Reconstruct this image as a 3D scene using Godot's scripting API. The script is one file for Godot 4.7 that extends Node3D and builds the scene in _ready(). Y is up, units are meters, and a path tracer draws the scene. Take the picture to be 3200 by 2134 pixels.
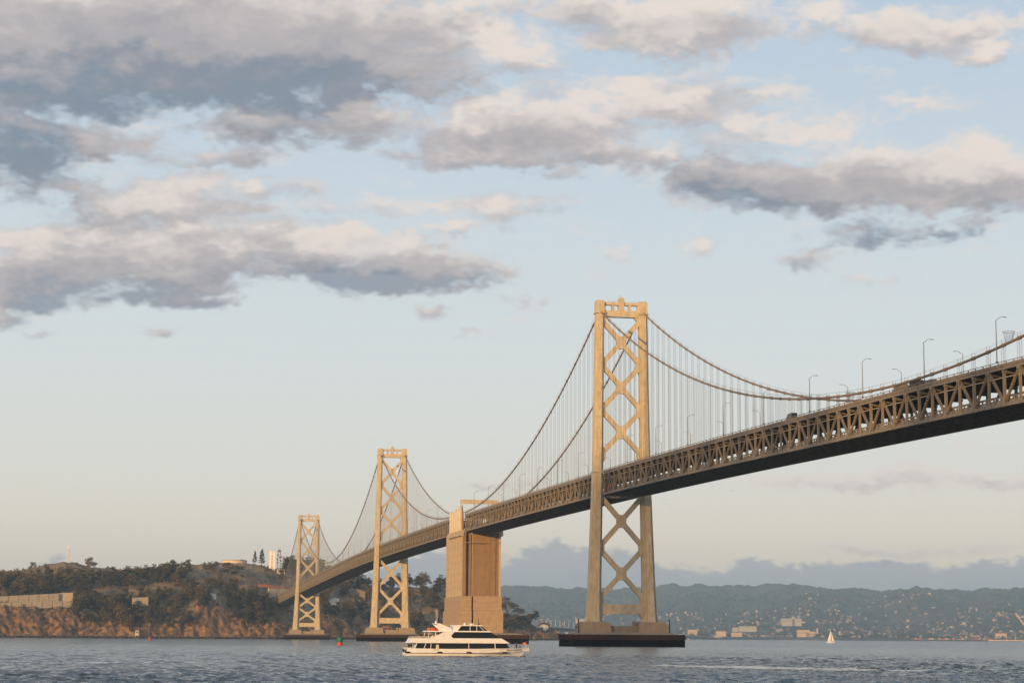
extends Node3D
# Suspension bridge over a bay at golden hour. World: x to the right of the bridge, -z along it away from the city, y up, metres.
# The tower in the foreground stands at the origin; t = -z is the distance along the bridge.

const FOC := 6415.24          # focal length in photo pixels
const PITCH := 0.14317
const ROLL := 0.0062
const YAW := -0.19388
var cam_pos := Vector3(-228.538, 3.762, 904.297)
var cam_basis: Basis
var rng := RandomNumberGenerator.new()
var M := {}
var taken := {}

# ---------------------------------------------------------------- pixels and rays
func ray(px: float, py: float) -> Vector3:
	return (cam_basis * Vector3((px - 1600.0) / FOC, -(py - 1067.0) / FOC, -1.0)).normalized()
func at_x(px: float, py: float, x: float) -> Vector3:
	var d := ray(px, py)
	return cam_pos + d * ((x - cam_pos.x) / d.x)
func at_dist(px: float, py: float, dist: float) -> Vector3:
	var d := ray(px, py)
	return cam_pos + d * (dist / Vector2(d.x, d.z).length())
func hor(px: float) -> float:
	return 1991.85 + (px - 1600.0) * ROLL
func ground_at(px: float, dist: float) -> Vector3:      # a point at height 0
	var d := ray(px, hor(px))
	d.y = 0.0
	d = d.normalized()
	return Vector3(cam_pos.x + d.x * dist, 0.0, cam_pos.z + d.z * dist)
func height_of(px: float, py: float, dist: float) -> float:
	return at_dist(px, py, dist).y
func lut(xs: Array, ys: Array, x: float) -> float:
	if x <= xs[0]: return ys[0]
	for i in range(1, xs.size()):
		if x <= xs[i]:
			var k: float = (x - xs[i - 1]) / (xs[i] - xs[i - 1])
			return lerpf(ys[i - 1], ys[i], k)
	return ys[-1]
func slut(xs: Array, ys: Array, x: float) -> float:      # smooth (hermite) version
	var n := xs.size()
	if x <= xs[0]: return ys[0]
	if x >= xs[n - 1]: return ys[n - 1]
	var i := 1
	while x > xs[i]: i += 1
	var x0: float = xs[i - 1]
	var x1: float = xs[i]
	var h := x1 - x0
	var s: float = (ys[i] - ys[i - 1]) / h
	var m0: float = s if i < 2 else 0.5 * (s + (ys[i - 1] - ys[i - 2]) / (x0 - xs[i - 2]))
	var m1: float = s if i > n - 2 else 0.5 * (s + (ys[i + 1] - ys[i]) / (xs[i + 1] - x1))
	var k := (x - x0) / h
	var k2 := k * k
	var k3 := k2 * k
	return (2 * k3 - 3 * k2 + 1) * ys[i - 1] + (k3 - 2 * k2 + k) * h * m0 + (-2 * k3 + 3 * k2) * ys[i] + (k3 - k2) * h * m1

# ---------------------------------------------------------------- mesh builder
class MB:
	var v := PackedVector3Array()
	var n := PackedVector3Array()
	func tri(a: Vector3, b: Vector3, c: Vector3) -> void:
		var w := (c - a).cross(b - a).normalized()
		v.append(a); v.append(b); v.append(c)
		n.append(w); n.append(w); n.append(w)
	func quad(a: Vector3, b: Vector3, c: Vector3, d: Vector3) -> void:
		tri(a, b, c)
		tri(a, c, d)
	func quad_out(a: Vector3, b: Vector3, c: Vector3, d: Vector3, mid: Vector3) -> void:
		var w := (c - a).cross(b - a)
		if w.dot((a + b + c + d) * 0.25 - mid) >= 0.0: quad(a, b, c, d)
		else: quad(a, d, c, b)
	func hexa(p: Array) -> void:      # 0..3 bottom ring, 4..7 top ring
		var mid := Vector3.ZERO
		for q in p: mid += q
		mid /= 8.0
		quad_out(p[0], p[1], p[2], p[3], mid)
		quad_out(p[4], p[5], p[6], p[7], mid)
		for i in 4:
			var j := (i + 1) % 4
			quad_out(p[i], p[j], p[4 + j], p[4 + i], mid)
	func box(c: Vector3, s: Vector3, b := Basis.IDENTITY) -> void:
		var x := b.x * s.x * 0.5
		var y := b.y * s.y * 0.5
		var z := b.z * s.z * 0.5
		hexa([c - x - y - z, c + x - y - z, c + x - y + z, c - x - y + z, c - x + y - z, c + x + y - z, c + x + y + z, c - x + y + z])
	func span(x0: float, x1: float, y0: float, y1: float, z0: float, z1: float) -> void:
		box(Vector3((x0 + x1) / 2, (y0 + y1) / 2, (z0 + z1) / 2), Vector3(absf(x1 - x0), absf(y1 - y0), absf(z1 - z0)))
	func frustum(c0: Vector3, w0: float, d0: float, c1: Vector3, w1: float, d1: float) -> void:
		var p := []
		for k in [[c0, w0, d0], [c1, w1, d1]]:
			for s in [[-1, -1], [1, -1], [1, 1], [-1, 1]]:
				p.append(k[0] + Vector3(s[0] * k[1] * 0.5, 0, s[1] * k[2] * 0.5))
		hexa(p)
	func beam(a: Vector3, b: Vector3, w: float, h: float, up := Vector3.UP) -> void:   # w sideways, h along up
		var d := (b - a).normalized()
		var s := d.cross(up).normalized() * w * 0.5
		var u := s.cross(d).normalized() * h * 0.5
		hexa([a - s - u, a + s - u, a + s + u, a - s + u, b - s - u, b + s - u, b + s + u, b - s + u])
	func loft(rings: Array, caps := true, smooth := false) -> void:   # rings of equal size
		var m: int = rings[0].size()
		for i in range(rings.size() - 1):
			var ca := Vector3.ZERO
			for q in rings[i]: ca += q
			for q in rings[i + 1]: ca += q
			ca /= 2.0 * m
			for j in m:
				var k := (j + 1) % m
				if smooth:
					squad(rings[i][j], rings[i][k], rings[i + 1][k], rings[i + 1][j], ca)
				else:
					quad_out(rings[i][j], rings[i][k], rings[i + 1][k], rings[i + 1][j], ca)
		if caps:
			fan(rings[0], rings[1][0])
			fan(rings[-1], rings[-2][0])
	func squad(a: Vector3, b: Vector3, c: Vector3, d: Vector3, mid: Vector3) -> void:
		var at := v.size()
		quad_out(a, b, c, d, mid)
		var axis := ((c + d) - (a + b)).normalized()
		for i in range(at, v.size()):
			var r := v[i] - mid
			r -= axis * r.dot(axis)
			n[i] = r.normalized()
	func fan(ring: Array, inside: Vector3) -> void:
		var c := Vector3.ZERO
		for q in ring: c += q
		c /= ring.size()
		for j in ring.size():
			var a: Vector3 = ring[j]
			var b: Vector3 = ring[(j + 1) % ring.size()]
			if (c - a).cross(b - a).dot(c - inside) >= 0.0: tri(a, b, c)
			else: tri(b, a, c)
	func tube(pts: Array, r, sides := 6, caps := true) -> void:
		var rings := []
		for i in pts.size():
			var d: Vector3 = (pts[mini(i + 1, pts.size() - 1)] - pts[maxi(i - 1, 0)]).normalized()
			var s := d.cross(Vector3.UP if absf(d.y) < 0.9 else Vector3.RIGHT).normalized()
			var u := s.cross(d)
			var rr: float = r[i] if r is Array else r
			var ring := []
			for k in sides:
				var a := TAU * k / sides
				ring.append(pts[i] + (s * cos(a) + u * sin(a)) * rr)
			rings.append(ring)
		loft(rings, caps, sides > 4)
	func plate(poly: Array, z0: float, z1: float) -> void:    # polygon in x, y extruded in z (may be concave)
		var p2 := PackedVector2Array()
		for q in poly: p2.append(q)
		var ix := Geometry2D.triangulate_polygon(p2)
		for k in range(0, ix.size(), 3):
			var a := p2[ix[k]]
			var b := p2[ix[k + 1]]
			var c := p2[ix[k + 2]]
			for z in [[z1, 1.0], [z0, -1.0]]:
				var A := Vector3(a.x, a.y, z[0])
				var B := Vector3(b.x, b.y, z[0])
				var C := Vector3(c.x, c.y, z[0])
				if (C - A).cross(B - A).z * z[1] >= 0: tri(A, B, C)
				else: tri(A, C, B)
		var cw := Geometry2D.is_polygon_clockwise(p2)
		for k in p2.size():
			var a := p2[k]
			var b := p2[(k + 1) % p2.size()]
			var A := Vector3(a.x, a.y, z0)
			var B := Vector3(b.x, b.y, z0)
			var C := Vector3(b.x, b.y, z1)
			var D := Vector3(a.x, a.y, z1)
			var out := Vector3(b.y - a.y, a.x - b.x, 0)
			if not cw: pass
			else: out = -out
			if (C - A).cross(B - A).dot(out) >= 0: quad(A, B, C, D)
			else: quad(A, D, C, B)
	func mesh(mat: Material, origin := Vector3.ZERO) -> ArrayMesh:
		var arr := []
		arr.resize(Mesh.ARRAY_MAX)
		if origin != Vector3.ZERO:
			for i in v.size(): v[i] -= origin
		arr[Mesh.ARRAY_VERTEX] = v
		arr[Mesh.ARRAY_NORMAL] = n
		var m := ArrayMesh.new()
		m.add_surface_from_arrays(Mesh.PRIMITIVE_TRIANGLES, arr)
		m.surface_set_material(0, mat)
		return m

func numbered(called: String) -> String:
	var k: int = taken.get(called, 0)
	taken[called] = k + 1
	return called if k == 0 else "%s_%03d" % [called, k]
func tag(o: Node3D, label: String, category: String, group := "", kind := "") -> Node3D:
	if label: o.set_meta("label", label)
	if category: o.set_meta("category", category)
	if group: o.set_meta("group", group)
	if kind: o.set_meta("kind", kind)
	return o
func thing(called: String, at: Vector3, label: String, category: String, group := "") -> Node3D:
	var o := Node3D.new()
	o.name = numbered(called)
	add_child(o)
	o.position = at
	return tag(o, label, category, group)
func part(mb: MB, called: String, mat: Material, parent: Node3D, origin := Vector3.ZERO) -> MeshInstance3D:
	return inst(mb.mesh(mat, origin), called, parent)
func inst(m: Mesh, called: String, parent: Node3D) -> MeshInstance3D:
	var o := MeshInstance3D.new()
	o.mesh = m
	o.name = called
	parent.add_child(o, true)
	return o
func solo(mb: MB, called: String, mat: Material, at: Vector3) -> MeshInstance3D:   # one mesh that is a thing
	var o := MeshInstance3D.new()
	o.mesh = mb.mesh(mat)
	o.name = numbered(called)
	add_child(o)
	o.position = at
	return o
func copy(src: Node3D, at: Vector3, turn: float, size := 1.0, label := "") -> Node3D:
	var r: Node3D = src.duplicate()
	r.name = numbered(str(src.name).rstrip("0123456789").rstrip("_"))
	add_child(r)
	r.position = at
	r.rotation = Vector3(0, turn, 0)
	r.scale = Vector3.ONE * size
	if label: r.set_meta("label", label)
	return r

# ---------------------------------------------------------------- materials
func plain(r: float, g: float, b: float, rough := 0.7, metal := 0.0) -> StandardMaterial3D:
	var m := StandardMaterial3D.new()
	m.albedo_color = Color(r, g, b).linear_to_srgb()
	m.roughness = rough
	m.metallic = metal
	return m
func noise_tex(freq: float, seed_: int, lo: float, hi: float, oct := 5, tint_lo := Color.WHITE, tint_hi := Color.WHITE, size := 512) -> NoiseTexture2D:
	var nz := FastNoiseLite.new()
	nz.noise_type = FastNoiseLite.TYPE_SIMPLEX_SMOOTH
	nz.seed = seed_
	nz.frequency = freq
	nz.fractal_octaves = oct
	var t := NoiseTexture2D.new()
	t.width = size
	t.height = size
	t.seamless = true
	t.noise = nz
	var g := Gradient.new()
	g.set_color(0, (Color(lo, lo, lo) * tint_lo).linear_to_srgb())
	g.set_color(1, (Color(hi, hi, hi) * tint_hi).linear_to_srgb())
	t.color_ramp = g
	return t
func grained(r: float, g: float, b: float, tex: Texture2D, scale: Vector3, rough := 0.8, world := true) -> StandardMaterial3D:
	var m := plain(r, g, b, rough)
	m.albedo_texture = tex
	m.uv1_triplanar = true
	m.uv1_world_triplanar = world
	m.uv1_scale = scale
	return m
func paint_tex() -> ImageTexture:      # old paint: plates of slightly different age, soft mottling, thin rust runs
	var cell := FastNoiseLite.new()
	cell.noise_type = FastNoiseLite.TYPE_CELLULAR
	cell.cellular_return_type = FastNoiseLite.RETURN_CELL_VALUE
	cell.cellular_distance_function = FastNoiseLite.DISTANCE_MANHATTAN
	cell.frequency = 0.022
	var mot := FastNoiseLite.new()
	mot.frequency = 0.02
	mot.fractal_octaves = 5
	var im := Image.create(512, 512, false, Image.FORMAT_RGB8)
	for y in 512:
		for x in 512:
			var c := cell.get_noise_2d(x * 1.6, y * 0.6)
			var m := mot.get_noise_2d(x, y)
			var run := smoothstep(0.22, 0.5, mot.get_noise_2d(x * 6.0 + 900.0, y * 0.5))
			var v := 0.88 + 0.12 * c + 0.2 * m
			var q := Color(v, v, v).lerp(Color(v * 0.82, v * 0.6, v * 0.42), run * 0.75)
			im.set_pixel(x, y, Color(clampf(q.r, 0, 1), clampf(q.g, 0, 1), clampf(q.b, 0, 1)).linear_to_srgb())
	return ImageTexture.create_from_image(im)
func make_materials() -> void:
	var mott := noise_tex(0.012, 3, 0.62, 1.25)
	var streak := noise_tex(0.014, 9, 0.8, 1.14, 6)
	var rusty := noise_tex(0.012, 17, 0.72, 1.16, 5, Color(1.0, 0.9, 0.78), Color.WHITE)
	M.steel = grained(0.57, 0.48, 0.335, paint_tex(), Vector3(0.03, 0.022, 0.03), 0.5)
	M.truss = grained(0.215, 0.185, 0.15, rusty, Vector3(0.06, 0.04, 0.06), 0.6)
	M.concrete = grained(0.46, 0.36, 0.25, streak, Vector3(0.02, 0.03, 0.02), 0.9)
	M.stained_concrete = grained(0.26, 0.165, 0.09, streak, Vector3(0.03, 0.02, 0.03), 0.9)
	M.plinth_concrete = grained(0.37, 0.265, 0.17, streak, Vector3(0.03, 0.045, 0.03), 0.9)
	M.pale_concrete = grained(0.55, 0.49, 0.42, streak, Vector3(0.03, 0.03, 0.03), 0.9)
	M.pier_concrete = grained(0.3, 0.235, 0.165, streak, Vector3(0.05, 0.02, 0.05), 0.9)
	M.plank = grained(0.06, 0.034, 0.024, streak, Vector3(0.3, 0.03, 0.3), 0.95)
	M.plank.metallic_specular = 0.15
	M.wet_plank = grained(0.008, 0.007, 0.007, streak, Vector3(0.3, 0.05, 0.3), 0.9)
	M.wet_plank.metallic_specular = 0.15
	M.asphalt = plain(0.055, 0.055, 0.058, 0.9)
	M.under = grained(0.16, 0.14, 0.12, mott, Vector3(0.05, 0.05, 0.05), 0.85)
	M.cable = grained(0.24, 0.19, 0.15, rusty, Vector3(0.2, 0.2, 0.2), 0.6)
	M.rope = plain(0.2, 0.185, 0.17, 0.6)
	M.pole = plain(0.16, 0.17, 0.18, 0.5, 0.3)
	M.white = plain(0.76, 0.76, 0.78, 0.35)
	M.hull = grained(0.74, 0.74, 0.77, noise_tex(0.02, 31, 0.86, 1.05), Vector3(0.08, 0.2, 0.08), 0.35, false)
	M.glass = plain(0.012, 0.013, 0.016, 0.08)
	M.black = plain(0.012, 0.012, 0.013, 0.6)
	M.red = plain(0.5, 0.06, 0.03, 0.6)
	M.orange = plain(0.62, 0.17, 0.03, 0.6)
	M.green = plain(0.01, 0.12, 0.05, 0.6)
	M.rust_red = plain(0.4, 0.13, 0.06, 0.8)
	M.sail = plain(0.85, 0.8, 0.72, 0.8)
	M.cream = plain(0.62, 0.5, 0.36, 0.8)
	M.roof_red = plain(0.3, 0.09, 0.05, 0.8)
	M.roof_grey = plain(0.16, 0.15, 0.14, 0.8)
	M.wall_white = plain(0.8, 0.76, 0.7, 0.7)
	M.road_wall = grained(0.4, 0.33, 0.25, mott, Vector3(0.02, 0.05, 0.02), 0.9)
	M.far_white = plain(0.38, 0.36, 0.33, 0.8)
	M.wall_tan = plain(0.5, 0.38, 0.26, 0.8)
	M.wall_pink = plain(0.58, 0.4, 0.3, 0.8)
	M.bark = plain(0.13, 0.095, 0.07, 0.9)
	M.leaf = [plain(0.085, 0.066, 0.027, 0.9), plain(0.062, 0.054, 0.025, 0.9), plain(0.115, 0.082, 0.036, 0.9), plain(0.046, 0.043, 0.022, 0.9)]
	for m in M.leaf: m.metallic_specular = 0.2
	for m in M.leaf: m.backlight = Color(0.12, 0.13, 0.05)
	M.dark_cloth = plain(0.02, 0.02, 0.026, 0.9)
	M.cloths = [plain(0.02, 0.02, 0.026, 0.9), plain(0.05, 0.03, 0.04, 0.9), plain(0.03, 0.04, 0.07, 0.9), plain(0.35, 0.33, 0.3, 0.9)]
	M.gull = plain(0.4, 0.4, 0.4, 0.8)
	M.gull_dark = plain(0.06, 0.06, 0.06, 0.8)

# ---------------------------------------------------------------- sky
var W_SKY := 4096
var H_SKY := 4096
# clouds of the view: centre x, y, half width, half height in photo pixels / 1.3611, weight, darkness
var CL := [
	[250, 60, 560, 150, 1.25, 1.15], [620, 110, 420, 150, 1.25, 1.15], [80, 190, 330, 95, 1.1, 1.3], [560, 215, 330, 45, 0.9, 1.15], [940, 60, 260, 90, 0.8, 0.7], [1000, 170, 150, 60, 0.7, 0.7],
	[30, 340, 150, 95, 0.9, 1.15], [110, 420, 160, 50, 0.6, 0.7], [235, 325, 130, 42, 0.9, 0.45], [640, 300, 270, 50, 0.8, 0.55], [820, 270, 110, 40, 0.8, 0.35], [480, 370, 150, 28, 0.6, 0.3],
	[1180, 110, 150, 62, 0.9, 0.3], [1240, 205, 90, 35, 0.5, 0.3], [1560, 50, 200, 80, 1.1, 0.6], [1340, 20, 260, 50, 0.8, 0.7], [1870, 35, 95, 55, 0.8, 0.4], [2110, 60, 170, 62, 1.0, 0.55], [2250, 105, 90, 32, 0.7, 0.25], [2330, 50, 60, 30, 0.6, 0.25],
	[1190, 295, 260, 72, 1.1, 0.7], [1060, 345, 160, 32, 0.8, 0.5], [1290, 350, 190, 35, 0.8, 0.5], [1540, 230, 230, 68, 0.95, 0.42], [1700, 215, 120, 25, 0.6, 0.2], [1480, 380, 130, 48, 0.75, 0.35], [1800, 295, 190, 38, 0.7, 0.25], [2120, 248, 130, 30, 0.55, 0.1], [1650, 330, 120, 40, 0.5, 0.35], [1280, 395, 90, 18, 0.6, 0.3],
	[330, 465, 230, 62, 1.05, 0.55], [560, 430, 170, 25, 0.7, 0.2], [140, 560, 200, 62, 1.0, 0.6], [420, 570, 280, 85, 1.1, 0.65], [700, 575, 230, 60, 1.0, 0.6], [900, 620, 210, 50, 1.1, 1.25], [80, 650, 190, 50, 1.1, 1.2], [330, 640, 220, 40, 0.9, 0.7], [370, 690, 150, 24, 0.85, 0.9], [620, 630, 110, 32, 0.8, 0.6], [10, 720, 60, 30, 0.8, 1.0],
	[820, 475, 190, 26, 0.6, 0.15], [960, 495, 110, 24, 0.7, 0.25], [1190, 478, 130, 42, 0.85, 0.22], [1060, 535, 140, 22, 0.7, 0.25],
	[1760, 425, 220, 62, 1.2, 1.2], [2000, 415, 240, 80, 1.25, 1.0], [2250, 400, 200, 75, 1.2, 0.6], [1560, 470, 60, 22, 0.5, 0.3],
	[2010, 535, 190, 32, 0.62, 1.25], [2230, 520, 110, 40, 0.6, 1.25], [1850, 585, 80, 34, 0.68, 0.75],
	[1415, 580, 52, 26, 0.62, 0.3], [1605, 575, 55, 28, 0.5, 0.15], [965, 722, 60, 24, 0.62, 0.4], [1085, 768, 34, 11, 0.5, 0.95], [1180, 678, 95, 18, 0.55, 0.3], [390, 768, 50, 9, 0.5, 0.15], [75, 760, 36, 9, 0.5, 0.2], [1165, 730, 34, 13, 0.5, 0.4], [1275, 750, 28, 9, 0.45, 0.4], [1990, 630, 45, 14, 0.4, 0.1],
	[2060, 1105, 480, 26, 0.9, 0.65], [1130, 1118, 150, 9, 0.7, 0.8], [2140, 1268, 300, 18, 0.8, 0.7], [1330, 1262, 200, 13, 0.65, 0.5], [2250, 1025, 90, 9, 0.5, 0.6],
	[150, 1287, 28, 14, 0.85, 1.1], [15, 1296, 26, 10, 0.8, 1.1], [840, 1205, 90, 10, 0.35, 0.9]]
var nz_a := FastNoiseLite.new()
var nz_b := FastNoiseLite.new()
var nz_c := FastNoiseLite.new()

func srgb(r: float, g: float, b: float) -> Color:
	return Color(r / 255.0, g / 255.0, b / 255.0)
func clear_sky(elev: float, side: float) -> Color:     # elevation in degrees; side -1..1 across the view
	var e := [-2.0, 0.6, 1.6, 3.0, 4.6, 7.0, 10.0, 14.0, 18.5, 35.0, 90.0]
	var r := [234, 238, 242, 240, 232, 223, 213, 200, 184, 150, 116]
	var g := [212, 217, 226, 230, 230, 228, 223, 214, 203, 178, 150]
	var b := [193, 196, 206, 214, 221, 226, 228, 226, 222, 211, 193]
	return srgb(lut(e, r, elev), lut(e, g, elev), lut(e, b, elev))

# one block of the sky picture: columns [c0, c0+nw), rows [r0, r0+nh) of a full picture that is fw by fh
func sky_block(c0: int, r0: int, nw: int, nh: int, fw: int, fh: int, seen: bool) -> Image:
	var n := nw * nh
	var F := PackedFloat32Array()
	var K := PackedFloat32Array()
	F.resize(n)
	K.resize(n)
	var VV := PackedFloat32Array()      # height within the cloud, 1 at its top, -1 at its base
	var FS := PackedFloat32Array()
	VV.resize(n)
	FS.resize(n)
	var X := PackedFloat32Array()
	var Y := PackedFloat32Array()
	var EL := PackedFloat32Array()
	X.resize(n); Y.resize(n); EL.resize(n)
	var row_lo := PackedFloat32Array()
	var row_hi := PackedFloat32Array()
	var col_lo := PackedFloat32Array()
	var col_hi := PackedFloat32Array()
	row_lo.resize(nh); row_hi.resize(nh); col_lo.resize(nw); col_hi.resize(nw)
	row_lo.fill(1e9); row_hi.fill(-1e9); col_lo.fill(1e9); col_hi.fill(-1e9)
	var inv := cam_basis.inverse()
	for j in nh:
		var el := 90.0 - (r0 + j + 0.5) / fh * 180.0
		var ce := cos(deg_to_rad(el))
		var se := sin(deg_to_rad(el))
		for i in nw:
			var az := (c0 + i + 0.5) / fw * TAU
			var d := Vector3(sin(az) * ce, se, -cos(az) * ce)
			var k := j * nw + i
			EL[k] = el
			# generic clouds: a layer overhead, flattened towards the horizon
			var hgt := 1.0 / maxf(se + 0.12, 0.05)
			var gx := d.x * hgt
			var gz := d.z * hgt
			var gen := nz_a.get_noise_2d(gx * 300.0, gz * 300.0) * 1.5 - 0.12 + clampf((el - 6.0) / 14.0, -0.5, 0.3)
			F[k] = gen
			K[k] = 0.55 + 0.4 * nz_b.get_noise_2d(gx * 200.0, gz * 200.0)
			X[k] = 1e6
			if seen:
				var q := inv * d
				var px := (1600.0 - FOC * q.x / q.z) / 1.36113
				var py := (1067.0 + FOC * q.y / q.z) / 1.36113
				var wx := nz_a.get_noise_2d(px * 0.55, py * 1.1) * 95.0 + nz_b.get_noise_2d(px * 2.2, py * 4.0) * 26.0
				var wy := nz_a.get_noise_2d(px * 0.55 + 900.0, py * 1.1) * 36.0 + nz_b.get_noise_2d(px * 2.2 + 700.0, py * 4.0) * 15.0
				X[k] = px + wx
				Y[k] = py + wy
				row_lo[j] = minf(row_lo[j], Y[k])
				row_hi[j] = maxf(row_hi[j], Y[k])
				col_lo[i] = minf(col_lo[i], X[k])
				col_hi[i] = maxf(col_hi[i], X[k])
				var off := maxf(maxf(-px, px - 2351.0), maxf(-py, 0.0))
				var inside := clampf(1.0 - off / 260.0, 0.0, 1.0)
				F[k] = lerpf(gen, -0.62, inside)
				K[k] = lerpf(K[k], 0.0, inside)
	if seen:
		var KW := PackedFloat32Array()
		KW.resize(n)
		# the bank of low cloud over the far hills
		for k in n:
			var top := slut([740, 900, 1000, 1080, 1180, 1260, 1330, 1420, 1500, 1600, 1690, 1740, 1830, 1960, 2080, 2130, 2240, 2300, 2500], [1420, 1300, 1262, 1282, 1276, 1243, 1266, 1262, 1290, 1292, 1272, 1290, 1298, 1312, 1296, 1316, 1312, 1304, 1310], X[k]) if X[k] < 1e5 else 5000.0
			top -= absf(nz_b.get_noise_2d(X[k] * 1.1, Y[k] * 1.6)) * 34.0 - 6.0
			var dd := (Y[k] - top) / 15.0
			if dd > -1.0 and X[k] > 700 and Y[k] < 1480.0:
				var f := clampf(dd, -1.0, 1.0) * 0.9 + 0.12
				if f > F[k]:
					F[k] = f
					K[k] = 1.75
					KW[k] = 1.0
		for c in CL:
			for j in nh:
				if row_lo[j] > c[1] + 1.5 * c[3] or row_hi[j] < c[1] - 1.5 * c[3]: continue
				for i in nw:
					if col_lo[i] > c[0] + 1.5 * c[2] or col_hi[i] < c[0] - 1.5 * c[2]: continue
					var k := j * nw + i
					var ax: float = (X[k] - c[0]) / c[2]
					if ax > 1.5 or ax < -1.5: continue
					var ay: float = (Y[k] - c[1]) / c[3]
					if ay > 1.5 or ay < -1.5: continue
					var q := ax * ax + ay * ay
					if q > 2.2: continue
					var f: float = c[4] * (1.0 - q * 0.62) - 0.30
					var w := clampf(1.0 - q * 0.45, 0.0, 1.0)
					var take := w * clampf((f - F[k]) * 1.4 + 0.5, 0.0, 1.0)
					K[k] += (c[5] - K[k]) * take
					VV[k] += (clampf(-ay, -1.2, 1.2) - VV[k]) * take
					F[k] = maxf(F[k], f) + 0.16 * maxf(minf(F[k], f) + 0.25, 0.0)
	# fine structure
	for k in n:
		var fx := X[k]
		var fy := Y[k]
		if fx > 1e5:
			fx = (k % nw) * 6.0 * 4096.0 / fw
			fy = (k / nw) * 3.0 * 4096.0 / fh
		var broad := nz_a.get_noise_2d(fx * 1.3 + 50.0, fy * 2.6) * 0.34 + nz_b.get_noise_2d(fx * 0.75, fy * 1.5) * 0.2
		var puffs := (0.26 - absf(nz_b.get_noise_2d(fx * 0.62 + 800.0, fy * 1.05))) * 0.75 + (0.2 - absf(nz_b.get_noise_2d(fx * 1.5 + 200.0, fy * 2.4 + 77.0))) * 0.36
		var calm := clampf((1330.0 - fy) / 200.0, 0.25, 1.0) if X[k] < 1e5 else 1.0
		FS[k] = F[k] + (broad * 0.8 + puffs * 0.35) * calm
		F[k] += (broad + puffs * 0.8 + nz_b.get_noise_2d(fx * 3.0 + 400.0, fy * 4.6) * 0.1 + nz_c.get_noise_2d(fx * 2.2, fy * 3.6) * 0.06) * calm - 0.1
	var im := Image.create(nw, nh, false, Image.FORMAT_RGB8)
	var step := maxi(1, int(round(7.0 * fh / 4096.0)))
	var stepx := 3 if seen else 0
	for j in nh:
		for i in nw:
			var k := j * nw + i
			var f := F[k]
			var col := clear_sky(EL[k], 0.0)
			if seen and X[k] < 1e5 and Y[k] < 900.0:      # thin veils and wisps between the clouds
				var veil := smoothstep(0.05, 0.5, nz_b.get_noise_2d(X[k] * 0.5 + 60.0, Y[k] * 2.0) + 0.5 * nz_c.get_noise_2d(X[k] * 0.8, Y[k] * 2.6) + clampf(f * 0.4, -0.3, 0.2))
				col = col.lerp(srgb(229, 221, 217), veil * 0.5 * clampf((860.0 - Y[k]) / 300.0, 0.0, 1.0))
			var a := smoothstep(-0.26, 0.44, f)
			if a > 0.001:
				# how the vapour thickens from above to below this point: thin above means a sunlit shoulder
				var up := 0.0
				for q in [[1, 0.45], [3, 0.5], [7, 0.5], [13, 0.35]]:
					var at := maxi(j - step * q[0], 0) * nw + maxi(i - stepx * mini(q[0], 3), 0)
					up += (FS[k] - FS[at]) * q[1] + (f - F[at]) * q[1] * 0.25
				up -= (FS[k] - FS[mini(j + step * 4, nh - 1) * nw + i]) * 0.25
				var thick := clampf(f * 0.9, 0.0, 1.0)
				var dark := K[k]
				var vx := X[k] if X[k] < 1e5 else i * 40.0
				var vy := Y[k] if X[k] < 1e5 else j * 40.0
				var inner := nz_b.get_noise_2d(vx * 0.5 + 300.0, vy * 1.3) * 0.16 + nz_c.get_noise_2d(vx * 0.9, vy * 1.8 + 90.0) * 0.05
				var lit := clampf(0.70 + inner * (0.2 if dark > 1.5 else 1.0) - dark * 0.40 + clampf(up, -0.8, 0.9) * 0.34 + VV[k] * 0.26 - thick * 0.2 * dark, 0.0, 1.0)
				var cold := srgb(124, 143, 162).lerp(srgb(150, 150, 158), clampf(1.75 - dark * 1.2 + up * 0.4, 0.0, 1.0))
				var cc := cold.lerp(srgb(184, 179, 181), smoothstep(0.05, 0.45, lit)).lerp(srgb(236, 224, 216), smoothstep(0.38, 0.85, lit))
				cc = cc.lerp(col, clampf(0.35 - EL[k] * 0.04, 0.0, 0.3) * (0.5 if dark > 1.05 else 1.0))
				if dark > 1.5:
					cc = srgb(152, 166, 179).lerp(srgb(186, 187, 192), clampf(0.3 + up * 0.35 + inner * 3.5, 0.0, 1.0))
				col = col.lerp(cc, a * clampf(0.6 + f * 0.8, 0.0, 0.97))
			im.set_pixel(i, j, col)
	return im

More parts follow.
